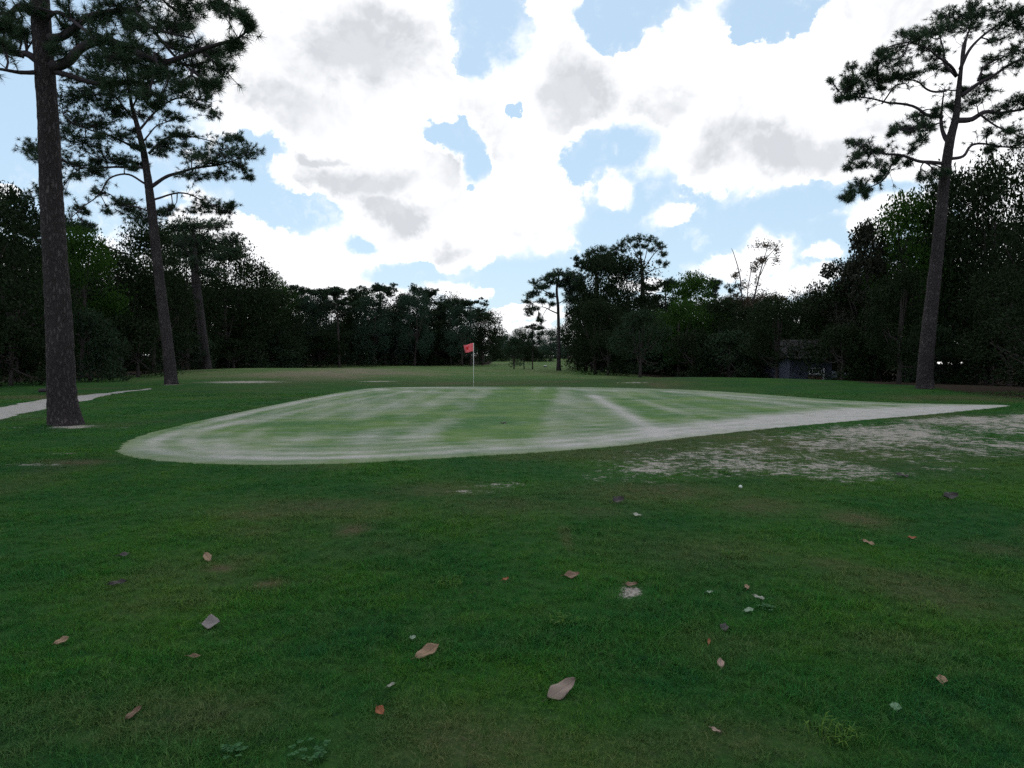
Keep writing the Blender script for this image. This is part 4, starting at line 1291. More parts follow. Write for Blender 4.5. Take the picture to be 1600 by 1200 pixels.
GL, GM, GF, GC, GR = ('trees of the woods behind the cart path', 'trees along the far side of the fairway', 'trees at the far end of the fairway',
                      'trees of the middle clump', 'trees of the woods behind the lone pine')
TREES = [
    # left woods
    (-60, 36, 300, 230, 'oakB', 'dark leafy tree cut off by the picture edge beyond the path', GL),
    (25, 43, 296, 150, 'oakA', 'tall dark tree just beside the thickest pine trunk, nearest the path', GL),
    (128, 50, 352, 120, 'brightA', 'bright green topped tree between the two tallest pine trunks', GL),
    (190, 56, 385, 120, 'oakC', 'lower dark tree under the gap of sky between pines', GL),
    (240, 60, 352, 120, 'oakA', 'dark tree crowding behind the second pine trunk', GL),
    (292, 74, 352, 110, 'oakB', 'dark tree behind the slim pine pair', GL),
    (355, 82, 375, 120, 'oakA', 'broad dark tree at the tip of the path woods', GL),
    (398, 88, 408, 84, 'oakC', 'last dark tree of the path woods before the bright green one', GL),
    (85, 58, 335, 120, 'pineC', 'dark pine top rising behind the thickest trunk', GL),
    (15, 38, 505, 150, 'bushA', 'dark bush at the foot of the woods by the path start', GL),
    (140, 45, 488, 130, 'bushB', 'grey green bush showing between the two tallest pine trunks', GL),
    (215, 52, 500, 120, 'bushA', 'dark bush beside the second pine trunk', GL),
    (285, 66, 520, 110, 'bushB', 'low bush between the second pine and slim pines', GL),
    (365, 80, 530, 120, 'bushA', 'dark bush under the broad tree at the woods tip', GL),
    # middle distance, left of the fairway
    (430, 100, 432, 62, 'brightB', 'bright green round topped tree where the far pines begin', GM),
    (470, 108, 448, 70, 'pineC', 'far pine next to the bright green tree', GM),
    (508, 112, 449, 66, 'pineB', 'far pine with a flat top, second after the bright tree', GM),
    (530, 104, 452, 76, 'pineD', 'leaning far pine with sky showing through its crown', GM),
    (566, 116, 455, 66, 'oakC', 'dark round tree between flat topped far pines', GM),
    (603, 112, 440, 76, 'pineE', 'tallest pine of the far row', GM),
    (636, 118, 462, 66, 'oakA', 'dark dense tree below the tallest far pine', GM),
    (664, 116, 450, 70, 'pineA', 'wide pine beside the dark dense tree in the far row', GM),
    (704, 118, 468, 60, 'pineB', 'pine near the end of the far row, left of the flag', GM),
    (735, 114, 468, 62, 'pineD', 'open pine with bare stems above the flag', GM),
    (754, 120, 486, 44, 'oakC', 'small dark tree closing the far row beside the flag', GM),
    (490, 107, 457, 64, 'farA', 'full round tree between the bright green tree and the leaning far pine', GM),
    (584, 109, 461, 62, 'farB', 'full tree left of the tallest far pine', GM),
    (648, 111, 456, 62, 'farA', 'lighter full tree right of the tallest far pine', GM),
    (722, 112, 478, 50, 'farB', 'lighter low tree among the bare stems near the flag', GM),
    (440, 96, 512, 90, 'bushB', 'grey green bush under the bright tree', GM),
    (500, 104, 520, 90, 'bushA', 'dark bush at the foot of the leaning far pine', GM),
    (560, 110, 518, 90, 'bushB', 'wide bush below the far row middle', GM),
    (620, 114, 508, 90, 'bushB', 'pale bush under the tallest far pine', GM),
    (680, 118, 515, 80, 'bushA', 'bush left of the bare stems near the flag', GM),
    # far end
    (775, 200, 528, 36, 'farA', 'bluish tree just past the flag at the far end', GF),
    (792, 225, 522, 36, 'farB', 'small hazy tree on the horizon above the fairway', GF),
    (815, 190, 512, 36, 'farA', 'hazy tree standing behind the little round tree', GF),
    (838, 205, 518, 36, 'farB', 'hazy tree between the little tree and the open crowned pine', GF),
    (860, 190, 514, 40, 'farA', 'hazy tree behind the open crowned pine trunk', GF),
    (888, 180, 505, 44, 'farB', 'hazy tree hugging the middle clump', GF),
    (803, 81, 529, 36, 'round', 'little round tree standing alone on the fairway', None),
    (819, 90, 520, 26, 'oakC', 'slender small tree just behind the little round tree', None),
    (832, 84, 506, 26, 'pineC', 'small pine at the end of the little row on the fairway', None),
    # middle clump
    (915, 76, 396, 84, 'pineE', 'bushy pine at the near end of the middle clump', GC),
    (903, 77, 432, 46, 'oakC', 'narrow dark tree right beside the open crowned pine', GC),
    (942, 72, 392, 84, 'oakC', 'tall dark tree left of the umbrella topped pine', GC),
    (980, 70, 402, 120, 'oakA', 'broad dark tree directly under the umbrella topped pine', GC),
    (1040, 74, 436, 80, 'pineA', 'low pine beside the umbrella topped one', GC),
    (930, 64, 470, 100, 'oakB', 'dark low tree leaning over the fairway shade', GC),
    (1000, 56, 486, 96, 'round', 'rounded smooth crowned tree in front of the middle clump', GC),
    (1085, 68, 426, 96, 'brightA', 'brighter green tree in the middle of the clump', GC),
    (1122, 76, 436, 60, 'pineB', 'pine top peeping above the brighter green tree', GC),
    (1060, 62, 470, 90, 'brightB', 'green tree beside the rounded smooth tree', GC),
    (1125, 62, 468, 96, 'oakA', 'dark tree left of the sparse twiggy tree', GC),
    (1180, 64, 478, 96, 'oakC', 'dark tree below the sparse twiggy tree', GC),
    (1214, 51, 466, 116, 'oakHi', 'green topped tree overhanging the grey blue house', GC),
    (1258, 66, 458, 76, 'oakB', 'tree between the sparse twiggy tree and the magnolias', GC),
    (950, 61, 520, 80, 'bushA', 'dark bush at the shaded edge of the fairway', GC),
    (1082, 58, 520, 90, 'bushA', 'dark bush behind the low mound', GC),
    (1140, 57, 520, 110, 'bushB', 'wide dark bush behind the mound crest', GC),
    (1192, 58, 520, 76, 'bushA', 'bush just left of the grey house', GC),
    # right woods
    (1312, 50, 404, 104, 'magB', 'rusty dark magnolia with a ragged top', GR),
    (1352, 46, 345, 116, 'magA', 'tall pointed magnolia against the clouds', GR),
    (1420, 45, 300, 130, 'brightA', 'tall light green tree left of the lone pine trunk', GR),
    (1478, 44, 268, 130, 'oakA', 'big dark tree directly behind the lone pine trunk', GR),
    (1548, 42, 246, 150, 'oakB', 'big dark tree on the outer side of the lone pine', GR),
    (1640, 36, 222, 190, 'oakA', 'huge dark tree at the picture edge beyond the sandy strip', GR),
    (1405, 37, 420, 100, 'oakC', 'mid green low branched tree beside the lone pine foot', GR),
    (1578, 35, 420, 140, 'oakB', 'dark low branched tree right of the lone pine trunk', GR),
    (1640, 28, 430, 200, 'oakA', 'dark low tree at the picture edge in the shade', GR),
]
for t in TREES:
    tree(*t[:6], group=t[6])

# unseen depth of the woods: rows behind, told apart by nothing
FILL = []
for px in range(-160, 430, 62):
    FILL.append((px, np.interp(px, [-160, 430], [52, 112]), np.interp(px, [-160, 60, 200, 430], [360, 370, 420, 455]), 'dark tree lost in the depth of the woods behind the path', GL))
for px in range(-130, 430, 55):
    FILL.append((px, np.interp(px, [-160, 430], [44, 98]), 440, 'dark tree lost in the depth of the woods behind the path', GL))
for px in range(440, 745, 38):
    FILL.append((px, 132, 472, 'dark tree lost in the row beyond the fairway', GM))
for px in range(455, 740, 42):
    FILL.append((px, 122, 500, 'dark tree lost in the row beyond the fairway', GM))
for px in range(775, 930, 22):
    FILL.append((px, 240, 534, 'hazy small tree lost in the far end woods', GF))
for px in range(955, 1290, 48):
    FILL.append((px, 88, 468, 'dark tree lost in the depth of the middle clump', GC))
for px in range(955, 1290, 52):
    FILL.append((px, 72, 498, 'dark tree lost in the depth of the middle clump', GC))
for px in range(1290, 1800, 62):
    FILL.append((px, 60, np.interp(px, [1290, 1420, 1800], [450, 350, 300]), 'dark tree lost in the depth of the woods behind the lone pine', GR))
for px in range(1310, 1800, 60):
    FILL.append((px, 48, 430, 'dark tree lost in the depth of the woods behind the lone pine', GR))
for px, d, top, lab, grp in FILL:
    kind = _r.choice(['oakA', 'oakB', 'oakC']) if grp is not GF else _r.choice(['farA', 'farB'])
    x = ray(px, 560)[0] * d
    if grp is GR and d < 55 and 1440 < px < 1530:
        continue
    tree(px + _r.uniform(-8, 8), d + _r.uniform(-2, 2), top + _r.uniform(-10, 12), 40 if grp is GF else 74 if grp is GM else 118, kind, lab, grp)


UND = []
def und(px0, px1, st, d0, d1, hgt, lab, grp):
    for px in np.arange(px0, px1, st):
        d = np.interp(px, [px0, px1], [d0, d1]) + _r.uniform(-1, 1)
        top = 556 - (hgt * _r.uniform(0.8, 1.2) - 1.6) * FX / d
        tree(px + _r.uniform(-6, 6), d, top, st * 2.0, _r.choice(['bushA', 'bushA', 'bushB']), lab, grp)


und(-200, 420, 55, 46, 92, 3.6, 'dark bush lost in the undergrowth of the woods behind the path', 'bushes of the woods behind the cart path')
und(-220, 430, 70, 62, 120, 4.5, 'dark bush lost in the undergrowth of the woods behind the path', 'bushes of the woods behind the cart path')
und(425, 748, 28, 116, 126, 4.5, 'dark bush lost under the row beyond the fairway', 'bushes along the far side of the fairway')
und(425, 745, 34, 140, 145, 7, 'dark bush lost under the row beyond the fairway', 'bushes along the far side of the fairway')
und(765, 905, 18, 250, 235, 5, 'hazy bush lost under the far end woods', 'bushes at the far end of the fairway')
und(770, 868, 14, 175, 178, 3.4, 'hazy bush lost under the far end woods', 'bushes at the far end of the fairway')
und(928, 1230, 40, 72, 70, 3.8, 'dark bush lost under the middle clump', 'bushes of the middle clump')
und(945, 1330, 50, 96, 80, 6, 'dark bush lost under the middle clump', 'bushes of the middle clump')
und(1318, 1460, 46, 44, 41, 3.0, 'dark bush lost in the undergrowth behind the lone pine', 'bushes of the woods behind the lone pine')
und(1545, 1850, 60, 38, 34, 3.2, 'dark bush lost in the undergrowth behind the lone pine', 'bushes of the woods behind the lone pine')
und(1300, 1850, 60, 66, 56, 6.5, 'dark bush lost in the undergrowth behind the lone pine', 'bushes of the woods behind the lone pine')

# --- sparse twiggy tree above the clump
def sparse_tree():
    d = 70.0
    rng = np.random.default_rng(44)
    base = ground_pt(1180, 590); base = P3(1180, 585, d); base[2] = float(terrain(base[0], base[1]))
    stems = [([(1174, 585), (1172, 500), (1182, 450), (1192, 410), (1200, 385)], 0.13), ([(1170, 520), (1160, 470), (1156, 430), (1147, 398), (1143, 388)], 0.08),
             ([(1172, 505), (1168, 460), (1173, 425), (1172, 410)], 0.06), ([(1192, 410), (1205, 395), (1215, 385)], 0.05), ([(1188, 430), (1200, 405), (1212, 402)], 0.04)]
    g = Geo(); sk = []
    for pts, r0 in stems:
        lp = spline([P3(x, y, d + rng.uniform(-0.5, 0.5)) for x, y in pts], 16)
        g.tube(lp, np.linspace(r0, 0.02, 16), 6); sk.append(lp[4:])
    S = np.concatenate(sk)
    cent = []
    cl = [(1190, 382, 14, 6, 60), (1205, 384, 12, 5, 60), (1215, 392, 6, 8, 34), (1212, 408, 7, 7, 30), (1185, 410, 8, 8, 90), (1192, 405, 7, 6, 60), (1178, 420, 6, 7, 50), (1182, 440, 7, 14, 50),
          (1150, 430, 7, 8, 70), (1157, 450, 6, 12, 50), (1165, 445, 6, 10, 36), (1150, 468, 14, 10, 110), (1170, 472, 14, 8, 110), (1188, 465, 8, 8, 50), (1212, 470, 12, 6, 80), (1240, 455, 5, 6, 24), (1165, 485, 24, 8, 120), (1225, 468, 8, 4, 40)]
    for x, y, rx, ry, n in cl:
        c = P3(x, y, d + rng.uniform(-0.4, 0.4))
        p = rng.normal(0, 0.5, (n, 3)) * [rx / FX * d, rx / FX * d, ry / FX * d] + c
        cent.append(p)
        for k in range(0, n, 6):
            s0 = S[np.argmin(np.linalg.norm(S - p[k], axis=1))]
            if np.linalg.norm(s0 - p[k]) > 1.3:
                continue
            g.tube(np.array([s0, (s0 + p[k]) / 2 + rng.normal(0, 0.05, 3), p[k]]), [0.02, 0.015, 0.01], 3, cap=False)
    cent = np.concatenate(cent)
    v, t = leaf_quads(np.concatenate([cent + rng.normal(0, 0.07, cent.shape) for _ in range(3)]), 0.085, rng, 0.6)
    root = thing('sparse_tree', 'sparse twiggy tree with reddish leaves rising above the middle clump', 'tree', base)
    g.v = [a - base for a in g.v]
    link('trunk', g.mesh('trunk', [M['twig']], False), root)
    link('crown', mesh_from('crown', v - base, None, t, False, [M['russet']]), root)


sparse_tree()

# ------------------------------------------------------------------ houses seen under the trees
M['house_wall'] = simple('grey_blue_siding', (0.085, 0.095, 0.13), 0.8, 0.2, 0.1, 2.0)
M['white_paint'] = simple('white_paint', (0.75, 0.76, 0.77), 0.5, 0.3, 0.05, 3.0)
M['roof'] = simple('roof_shingle', (0.022, 0.021, 0.022), 0.9, 0.1, 0.3, 4.0)
M['brick'] = simple('brown_brick', (0.16, 0.09, 0.075), 0.9, 0.1, 0.3, 9.0)
m, b = newmat('dark_glass'); finish(b, principled(b, (0.03, 0.04, 0.045), 0.08, 0.6)); M['glass'] = m
m, b = newmat('bright_opening')
em = b.n('ShaderNodeEmission'); em.inputs[0].default_value = (1, 0.98, 0.95, 1); em.inputs[1].default_value = 1.3
finish(b, em.outputs[0]); M['lit'] = m


def bx(name, mat, parent, *b6):
    g = Geo(); g.box(*b6)
    return link(name, g.mesh(name, [M[mat]]), parent)


def house():
    d = 54.0
    c = P3(1270, 585, d)
    z0 = float(terrain(c[0], d)) - 0.1
    h = thing('house', 'low grey blue house with a white framed window under the magnolias', 'house', (c[0], d, z0))
    s = d / FX
    X = lambda px: (px - 1270) * s
    Z = lambda py: P3(1270, py, d)[2] - z0
    bx('wall', 'house_wall', h, X(1234), X(1300), 0.0, 6.0, 0, Z(560))
    rg = Geo()
    x0, x1, zt = X(1228), X(1306), Z(560)
    rg.add([(x0, -0.5, zt + .003), (x1, -0.5, zt + .003), (x1, 6.5, zt + .003), (x0, 6.5, zt + .003), (x0, 3, zt + 1.5), (x1, 3, zt + 1.5)],
           [(0, 3, 2, 1), (0, 1, 5, 4), (3, 4, 5, 2)], [(0, 4, 3), (1, 2, 5)])
    link('roof', rg.mesh('roof', [M['roof']]), h)
    bx('brick_base', 'brick', h, X(1263), X(1284), -0.06, -0.003, 0, Z(587))
    w = bx('window', 'white_paint', h, X(1264), X(1283), -0.05, -0.004, Z(584), Z(575))
    for a, b_ in ((1265, 1268.6), (1269.6, 1277.4), (1278.4, 1282)):
        bx('pane', 'glass', w, X(a), X(b_), -0.06, -0.052, Z(583.2), Z(575.8))
    bx('sill', 'white_paint', w, X(1263), X(1284), -0.12, -0.052, Z(584.9), Z(584.0))
    w2 = bx('window', 'glass', h, X(1248), X(1252), -0.03, -0.004, Z(586), Z(582))
    bx('porch_post', 'white_paint', h, X(1285), X(1286.5), -0.2, -0.08, 0, Z(575))
    # lean-to on the side, with its pale sloping roof
    lg = Geo()
    xa, xb = X(1300), X(1313)
    lg.add([(xa, -1.5, Z(590)), (xb, -1.5, Z(583)), (xb, 3, Z(579)), (xa, 3, Z(586)), (xa, -1.5, Z(592)), (xb, -1.5, Z(586)), (xb, 3, Z(582)), (xa, 3, Z(588))],
           [(0, 1, 2, 3), (4, 7, 6, 5), (0, 4, 5, 1), (1, 5, 6, 2), (2, 6, 7, 3), (3, 7, 4, 0)])
    link('side_roof', lg.mesh('side_roof', [M['house_wall']]), h)


def shed():
    d = 41.0
    c = P3(1485, 567, d)
    z0 = float(terrain(c[0], d)) - 0.1
    h = thing('building', 'dark building with three small bright openings, right of the lone pine trunk', 'building', (c[0], d, z0))
    s = d / FX
    X = lambda px: (px - 1485) * s
    Z = lambda py: P3(1485, py, d)[2] - z0
    bx('wall', 'roof', h, X(1450), X(1530), 0, 2.6, 0, Z(545))
    bx('roof', 'roof', h, X(1446), X(1534), -0.4, 3.0, Z(545) + .003, Z(545) + 0.2)
    for x0, x1, y0, y1 in ((1464.5, 1473.5, 568.6, 565.6), (1479.5, 1489, 569, 564.4), (1497.5, 1504, 568.4, 565.8)):
        bx('window', 'lit', h, X(x0), X(x1), -0.03, -0.004, Z(y0), Z(y1))  # guessed openings: emission put in for bright spots of unknown source


house()
shed()

# ------------------------------------------------------------------ flag and small things on the course
M['ball'] = simple('ball_cover', (0.5, 0.52, 0.48), 0.5, 0.3, 0.1, 30.0)
M['flag'] = simple('flag_cloth', (0.68, 0.13, 0.15), 0.8, 0.1, 0.1, 6.0)
M['flag_mark'] = simple('flag_mark', (0.5, 0.02, 0.02), 0.8, 0.1, 0.1, 6.0)
M['pole'] = simple('pole_white', (0.62, 0.64, 0.6), 0.4, 0.4, 0.1, 4.0)


def flagstick():
    b0 = ground_pt(740, 605.6)
    d = b0[1]
    r = thing('golf_flag', 'red golf flag on a thin white pole at the back of the putting green', 'golf flag', b0)
    H = P3(740, 535.5, d)[2] - b0[2]
    g = Geo(); g.tube(np.array([[0, 0, -0.05], [0, 0, H * 0.5], [0, 0, H]]), [0.014, 0.013, 0.011], 10)
    link('pole', g.mesh('pole', [M['pole']], True), r)
    s = d / FX
    nx, nz = 14, 9
    vs = []
    top0, bot0 = H - 0.02, H - 13.5 * s
    for j in range(nz):
        for i in range(nx):
            u, v = i / (nx - 1), j / (nz - 1)
            xx = -u * 15.2 * s + 2.4 * s * u * v
            z = (top0 * (1 - v) + bot0 * v) - u * (3.6 * (1 - v) + 2.6 * v) * s + 0.012 * math.sin(u * 7)
            yy = 0.05 * math.sin(u * 6 + v * 1.3) * (0.3 + u)
            vs.append((xx - 0.012, yy, z))
    q = [(j * nx + i, j * nx + i + 1, (j + 1) * nx + i + 1, (j + 1) * nx + i) for j in range(nz - 1) for i in range(nx - 1)]
    me = mesh_from('flag', vs, q, None, True, [M['flag'], M['flag_mark']])
    for p in me.polygons:
        c = p.center
        if abs(p.center.x + 9.4 * s) < 1.9 * s and abs(p.center.z - (H - 8.6 * s)) < 2.2 * s:
            p.material_index = 1
    fo = link('flag', me, r)
    so = fo.modifiers.new('cloth', 'SOLIDIFY'); so.thickness = 0.004


flagstick()

LEAF_COL = {'greybrown': (0.19, 0.14, 0.115), 'tan': (0.21, 0.135, 0.085), 'pink': (0.27, 0.185, 0.15), 'dark': (0.035, 0.028, 0.028), 'orange': (0.20, 0.065, 0.025), 'brown': (0.15, 0.09, 0.06),
            'pale': (0.17, 0.23, 0.16), 'green': (0.10, 0.18, 0.10), 'white': (0.25, 0.25, 0.21), 'grey': (0.15, 0.13, 0.125)}
for k, c in LEAF_COL.items():
    mm, b = newmat('dead_leaf_' + k)
    tc = b.n('ShaderNodeTexCoord')
    n1 = b.noise(tc.outputs['Object'], 30, 5, 0.65)
    sp = b.n('ShaderNodeSeparateXYZ'); b.l(tc.outputs['Object'], sp.inputs[0])
    cc = b.mix(n1, tuple(v * 0.72 for v in c), tuple(min(1, v * 1.2) for v in c))
    rib = b.step(b.math('ABSOLUTE', sp.outputs[1]), 0.0006, 0.0022, 1, 0)
    cc = b.mix(b.math('MULTIPLY', rib, 0.6), cc, tuple(v * 0.45 for v in c))
    spots_ = b.step(b.noise(tc.outputs['Object'], 90, 3), 0.62, 0.7)
    cc = b.mix(b.math('MULTIPLY', spots_, 0.5), cc, tuple(v * 0.4 for v in c))
    finish(b, principled(b, cc, 0.65, 0.3, bump(b, n1, 0.3, 0.002)))
    M['leaf_' + k] = mm


def leaf_mesh(length, width, curl, fold, seed, twist=0.0):
    """magnolia-like leaf blade with raised midrib, wavy edge, its own thickness and a stalk"""
    rng = np.random.default_rng(seed)
    n, k = 17, 9
    vs = []
    ph = rng.uniform(0, 6)
    for i in range(n):
        u = i / (n - 1)
        w = width / 2 * (math.sin(math.pi * u ** 0.9) ** 0.85 + 0.01 if 0 < u < 1 else 0.02)
        w *= 1 + 0.06 * math.sin(u * 13 + ph)
        for j in range(k):
            v = j / (k - 1) * 2 - 1
            x = (u - 0.5) * length
            y = v * w
            z = curl * (2 * u - 1) ** 2 * length + fold * abs(v) ** 1.4 * w * 2 + 0.006 * math.sin(u * 9 + v * 2 + ph) * (0.2 + abs(v)) * length / 0.12
            z -= 0.0015 * (abs(v) < 0.05)
            z += 0.0012 * math.sin(u * 40 - abs(v) * 5) * (abs(v) > 0.1)
            a = 0.5 * twist * (u - 0.5)
            y, z = y * math.cos(a) - z * math.sin(a), y * math.sin(a) + z * math.cos(a)
            vs.append((x, y, z))
    q = [(i * k + j, (i + 1) * k + j, (i + 1) * k + j + 1, i * k + j + 1) for i in range(n - 1) for j in range(k - 1)]
    nv = len(vs)
    lo = [(x, y, z - 0.0009) for x, y, z in vs]
    q2 = [(c + nv, b + nv, a_ + nv, d_ + nv) for a_, d_, c, b in [(a, b, c, d) for a, b, c, d in q]]
    q2 = [tuple(x + nv for x in reversed(f)) for f in q]
    rim = []
    for i in range(n - 1):
        rim.append((i * k, i * k + nv, (i + 1) * k + nv, (i + 1) * k))
        rim.append((i * k + k - 1, (i + 1) * k + k - 1, (i + 1) * k + k - 1 + nv, i * k + k - 1 + nv))
    g = Geo(); g.add(np.array(vs + lo), q + q2 + rim)
    x0, y0, z0 = vs[k // 2]
    g.tube(np.array([[x0 + 0.01, y0, z0], [x0 - length * 0.08, y0, z0 + 0.002], [x0 - length * 0.2, y0 + 0.004, z0 - 0.004]]), [0.0014, 0.0014, 0.001], 6)
    return g


# px, py, length in px, width/length, heading (deg), curl, fold, colour, label, name
LEAVES = [
    (877, 1088, 58, 0.40, 32, 0.10, 0.22, 'greybrown', 'largest dead leaf, grey brown and pointed, lying nearest below the green', 0.3),
    (668, 1027, 42, 0.42, 30, 0.18, 0.5, 'tan', 'curled tan dead leaf with a torn tip, up and left of the largest leaf', 0.6),
    (330, 983, 26, 0.75, 5, 0.15, 0.55, 'grey', 'cupped grey dead leaf lying alone on the turf', 0.2),
    (209, 1122, 24, 0.35, 50, 0.2, 0.5, 'brown', 'narrow brown curled leaf, lowest on its side of the lawn', 0.4),
    (594, 1119, 18, 0.7, -40, 0.2, 0.5, 'orange', 'small orange brown leaf scrap near the bottom of the lawn', 0.3),
    (325, 877, 20, 0.5, -35, 0.25, 0.5, 'tan', 'small tan leaf beside a tuft of dead grass', 0.8),
    (184, 916, 24, 0.3, 12, 0.1, 0.5, 'dark', 'dark flattened leaf on the turf, upper of two dark scraps', 0.2),
    (194, 871, 16, 0.4, 15, 0.1, 0.5, 'dark', 'tiny dark scrap above the dark flattened leaf', 0.2),
    (97, 1008, 18, 0.5, 30, 0.2, 0.4, 'tan', 'pale tan torn leaf close to the picture edge', 0.5),
    (304, 1031, 22, 0.25, 0, 0.05, 0.4, 'brown', 'thin brown strip of leaf lying flat below the cupped leaf', 0.1),
    (966, 787, 20, 0.6, 15, 0.25, 0.7, 'dark', 'dark curled leaf close to the worn sand, shaped like a cap', 0.3),
    (893, 905, 26, 0.45, 8, 0.2, 0.5, 'brown', 'brown curled leaf left of the small bare sand spot', 0.5),
    (790, 909, 10, 0.5, 20, 0.2, 0.4, 'orange', 'tiny reddish leaf scrap in the middle of the lawn', 0.5),
    (986, 918, 20, 0.35, 5, 0.15, 0.4, 'brown', 'brown leaf lying on the small bare sand spot', 0.4),
    (1132, 986, 16, 0.6, 70, 0.2, 0.5, 'dark', 'dark crumpled leaf above the pinkish one', 0.6),
    (1126, 1043, 17, 0.55, 80, 0.2, 0.4, 'pink', 'pinkish pale leaf standing on edge', 0.6),
    (1108, 1007, 13, 0.25, 55, 0.1, 0.4, 'orange', 'orange sliver of leaf next to the pinkish one', 0.2),
    (1186, 938, 14, 0.4, -20, 0.15, 0.4, 'white', 'whitish torn leaf bit, brightest of the scraps', 0.4),
    (1170, 958, 14, 0.5, 10, 0.1, 0.3, 'pale', 'pale green leaf bit under the whitish one', 0.1),
    (1109, 929, 9, 0.5, 5, 0.1, 0.3, 'pale', 'small pale leaf bit left of the whitish one', 0.1),
    (1167, 921, 11, 0.5, 60, 0.1, 0.3, 'tan', 'tiny tan leaf above the whitish bit', 0.1),
    (1471, 1069, 15, 0.7, 60, 0.2, 0.5, 'tan', 'tan orange leaf low on the far side of the lawn', 0.4),
    (1399, 1111, 14, 0.85, 70, 0.05, 0.2, 'green', 'round pale green leaf lying flat', 0.1),
    (1357, 852, 14, 0.45, -30, 0.2, 0.5, 'tan', 'tan leaf in front of the bare tan turf', 0.4),
    (1425, 844, 10, 0.5, 0, 0.2, 0.5, 'orange', 'small orange leaf behind the tan one', 0.4),
    (1485, 781, 22, 0.5, 8, 0.2, 0.7, 'dark', 'black clump of leaf in front of the worn sand', 0.6),
    (1409, 746, 14, 0.4, -20, 0.2, 0.6, 'dark', 'small black leaf at the edge of the worn sand', 0.6),
    (995, 808, 12, 0.5, -10, 0.2, 0.5, 'white', 'whitish bit of leaf just beyond the cap shaped one', 0.4),
    (645, 1001, 9, 0.8, 20, 0.1, 0.2, 'pale', 'pale leaf bit above the curled tan leaf', 0.1),
    (611, 1076, 12, 0.4, 30, 0.2, 0.4, 'white', 'whitish curled leaf bit left of the curled tan leaf', 0.4),
    (787, 663, 9, 0.5, 0, 0.2, 0.5, 'dark', 'dark leaf speck in the middle of the putting green', 0.4),
    (1285, 1030, 8, 0.6, 80, 0.1, 0.2, 'pale', 'faint pale leaf sliver between the pinkish and tan leaves', 0.1),
    (1118, 1147, 14, 0.35, -25, 0.2, 0.4, 'pink', 'pale pink leaf strip near the bottom edge', 0.3),
    (749, 1088, 7, 0.7, 0, 0.1, 0.2, 'pale', 'small pale flake left of the largest leaf', 0.1),
    (543, 869, 6, 0.6, 0, 0.1, 0.2, 'pale', 'small whitish flake in the lawn below the bare reddish patch', 0.1),
    (490, 1050, 6, 0.8, 0, 0.1, 0.2, 'white', 'tiny white flake below the cupped leaf level', 0.1),
]
for i, (px, py, lp, asp, head, curl, fold, colr, lab, tw) in enumerate(LEAVES):
    if lp < 9:
        continue
    p = ground_pt(px, py)
    dd = math.hypot(p[0], p[1])
    ln = lp / FX * dd * (1.0 if lp > 16 else 1.2)
    g = leaf_mesh(ln, ln * asp * 1.12, curl * 0.4, fold * 0.30, 200 + i, tw)
    me = g.mesh('dead_leaf', [M['leaf_' + colr]], True)
    tilt = rad(32 if lp > 16 else 14)
    o = thing('dead_leaf', lab, 'leaf', (p[0], p[1], p[2] + 0.016 + 0.5 * ln * asp * math.sin(tilt)), 0.0, 'dead leaves on the turf', me)
    # ground headings foreshorten: turn towards the viewer's apparent angle
    el = math.atan2(EYE, dd)
    hy = math.tan(rad(head)) / max(0.12, math.sin(el + tilt))
    o.rotation_euler = (Vector((0, 0, 1)).rotation_difference(Vector((0, -math.sin(tilt), math.cos(tilt)))).to_matrix() @ __import__('mathutils').Matrix.Rotation(math.atan(hy), 3, 'Z')).to_euler()

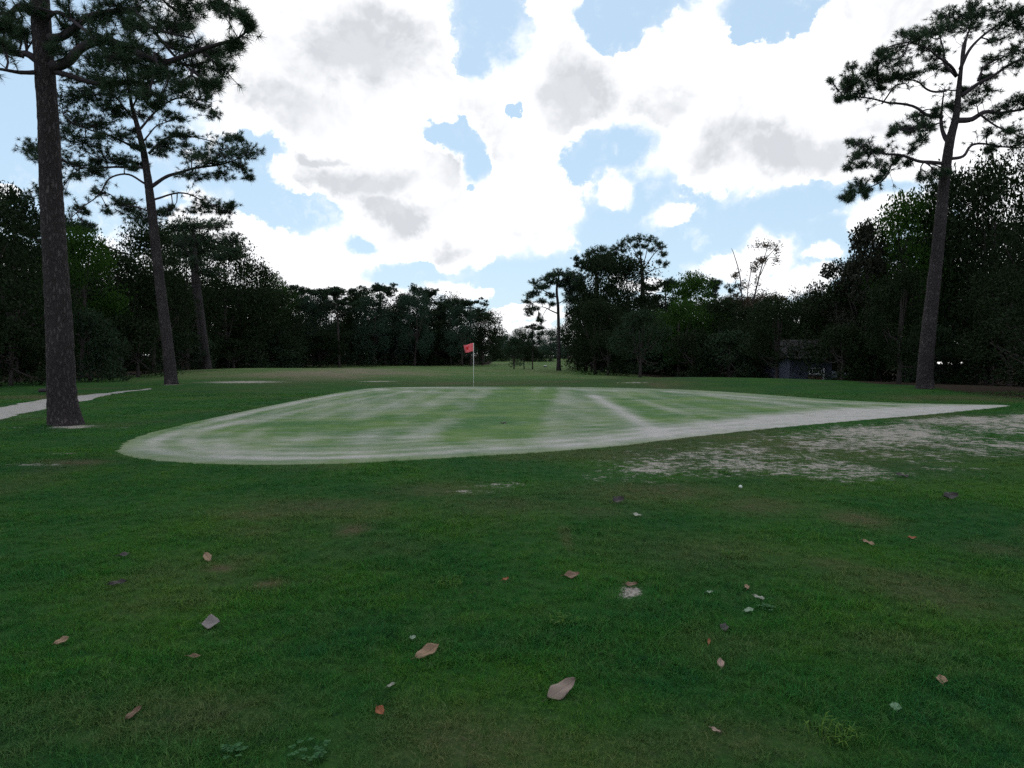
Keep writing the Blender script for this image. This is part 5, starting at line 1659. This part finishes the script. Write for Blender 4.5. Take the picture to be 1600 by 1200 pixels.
# taller clumps and clover that the mower missed
def weeds():
    m1, b = newmat('clump_blades'); oi = b.n('ShaderNodeObjectInfo')
    geo = b.n('ShaderNodeNewGeometry')
    cc = b.mix(geo.outputs['Random Per Island'], (0.02, 0.07, 0.010), (0.065, 0.12, 0.016))
    finish(b, principled(b, cc, 0.7, 0.08))
    m2, b = newmat('clover_leaves'); geo = b.n('ShaderNodeNewGeometry')
    cc = b.mix(geo.outputs['Random Per Island'], (0.010, 0.05, 0.014), (0.030, 0.090, 0.030))
    finish(b, principled(b, cc, 0.7, 0.1))
    rng = np.random.default_rng(77)
    for px, py, r, n, lab in ((1302, 1150, 0.10, 70, 'yellow green grass clump low on the far side of the lawn'), (1440, 955, 0.12, 60, 'soft grass clump in the lawn above the tan orange leaf'),
                              (880, 975, 0.09, 50, 'grass clump straight beyond the largest leaf'), (705, 915, 0.10, 50, 'grass clump beside the tiny reddish leaf scrap'),
                              (1150, 870, 0.10, 40, 'grass clump beyond the pale leaf bits'), (290, 945, 0.08, 40, 'grass clump just beyond the cupped grey leaf')):
        p = ground_pt(px, py)
        vs, ts = [], []
        for i in range(n):
            a = rng.uniform(0, 6.28); q = np.array([math.cos(a), math.sin(a), 0]) * r * math.sqrt(rng.random())
            h = rng.uniform(0.03, 0.06); da = rng.uniform(0, 6.28)
            dv = np.array([math.cos(da), math.sin(da), 0]); sd_ = np.array([-dv[1], dv[0], 0]) * 0.0022
            mid = q + dv * h * 0.5 + [0, 0, h * 0.8]; tip = q + dv * h * 1.5 + [0, 0, h * 0.75]
            o = len(vs); vs += [q - sd_, q + sd_, mid - sd_, mid + sd_, tip]; ts += [(o, o + 1, o + 3), (o, o + 3, o + 2), (o + 2, o + 3, o + 4)]
        thing('grass_clump', lab, 'grass clump', p, 0, 'longer grass clumps in the lawn', mesh_from('grass_clump', vs, None, ts, False, [m1]))
    for px, py, r, n, lab in ((485, 1178, 0.085, 20, 'pale clover patch at the bottom edge of the lawn'), (360, 1183, 0.06, 14, 'small clover patch at the bottom edge, left of the larger one'),
                              (1200, 955, 0.07, 14, 'sparse clover beside the pale green leaf bit')):
        p = ground_pt(px, py)
        cen, nrm = [], []
        vs, ts = [], []
        for i in range(n):
            a = rng.uniform(0, 6.28); q = np.array([math.cos(a), math.sin(a), 0]) * r * math.sqrt(rng.random()) + [0, 0, rng.uniform(0.02, 0.035)]
            for k in range(3):
                t = k * 2.094 + a; s_ = rng.uniform(0.006, 0.010)
                c = q + np.array([math.cos(t), math.sin(t), rng.uniform(-0.2, 0.3)]) * s_
                o = len(vs); vs.append(c)
                for j in range(6):
                    vs.append(c + np.array([math.cos(j * 1.047), math.sin(j * 1.047), 0.1 * (j % 2)]) * s_ * 0.9)
                ts += [(o, o + 1 + j, o + 1 + (j + 1) % 6) for j in range(6)]
        thing('clover', lab, 'clover', p, 0, 'clover patches in the lawn', mesh_from('clover', vs, None, ts, False, [m2]))


weeds()


# golf ball lost in the rough
def golf_ball():
    p = ground_pt(1157, 764)
    g = Geo()
    n, k = 14, 20
    vs = []
    for i in range(n + 1):
        th = math.pi * i / n
        for j in range(k):
            a = 2 * math.pi * j / k
            r = 0.0214 * (1 - 0.012 * ((i + j) % 2))
            vs.append((r * math.sin(th) * math.cos(a), r * math.sin(th) * math.sin(a), r * math.cos(th)))
    q = [(i * k + j, (i + 1) * k + j, (i + 1) * k + (j + 1) % k, i * k + (j + 1) % k) for i in range(n) for j in range(k)]
    g.add(vs, q)
    thing('golf_ball', 'white golf ball half hidden in the turf below the worn sand', 'golf ball', (p[0], p[1], p[2] + 0.027), 0, None, g.mesh('golf_ball', [M['ball']], True))


golf_ball()


def log_():
    p = ground_pt(70, 613)
    g = Geo(); rng = np.random.default_rng(8)
    g.tube(np.array([[-0.24, 0, 0.07], [-0.1, 0.02, 0.085], [0.08, 0, 0.09], [0.24, -0.02, 0.08]]), [0.075, 0.085, 0.08, 0.07], 12, rough=0.15, rng=rng)
    t = thing('log', 'short dark log lying beyond the sandy cart path', 'log', p, 0.1, None, g.mesh('log', [M['twig']], True))


log_()


def marker():
    for px, py, lab in ((852, 573.5, 'low white topped marker left of the open crowned pine trunk'), (893, 575, 'tiny pale marker right of the open crowned pine trunk')):
        p = ground_pt(px, py)
        r = thing('course_marker', lab, 'marker', p)
        s = 1 if px < 870 else 0.6
        g = Geo(); g.box(-0.26 * s, 0.26 * s, -0.12, 0.12, 0.0, 0.13 * s)
        link('base', g.mesh('base', [M['roof']]), r)
        vs = []
        for z, w in ((0.13 * s + 0.002, 0.28 * s), (0.2 * s, 0.24 * s), (0.26 * s, 0.12 * s)):
            vs += [(-w, -0.14, z), (w, -0.14, z), (w, 0.14, z), (-w, 0.14, z)]
        q = [(0, 3, 2, 1), (8, 9, 10, 11)] + [(l * 4 + i, l * 4 + (i + 1) % 4, (l + 1) * 4 + (i + 1) % 4, (l + 1) * 4 + i) for l in range(2) for i in range(4)]
        g2 = Geo(); g2.add(vs, q)
        link('cap', g2.mesh('cap', [M['white_paint']]), r)


marker()
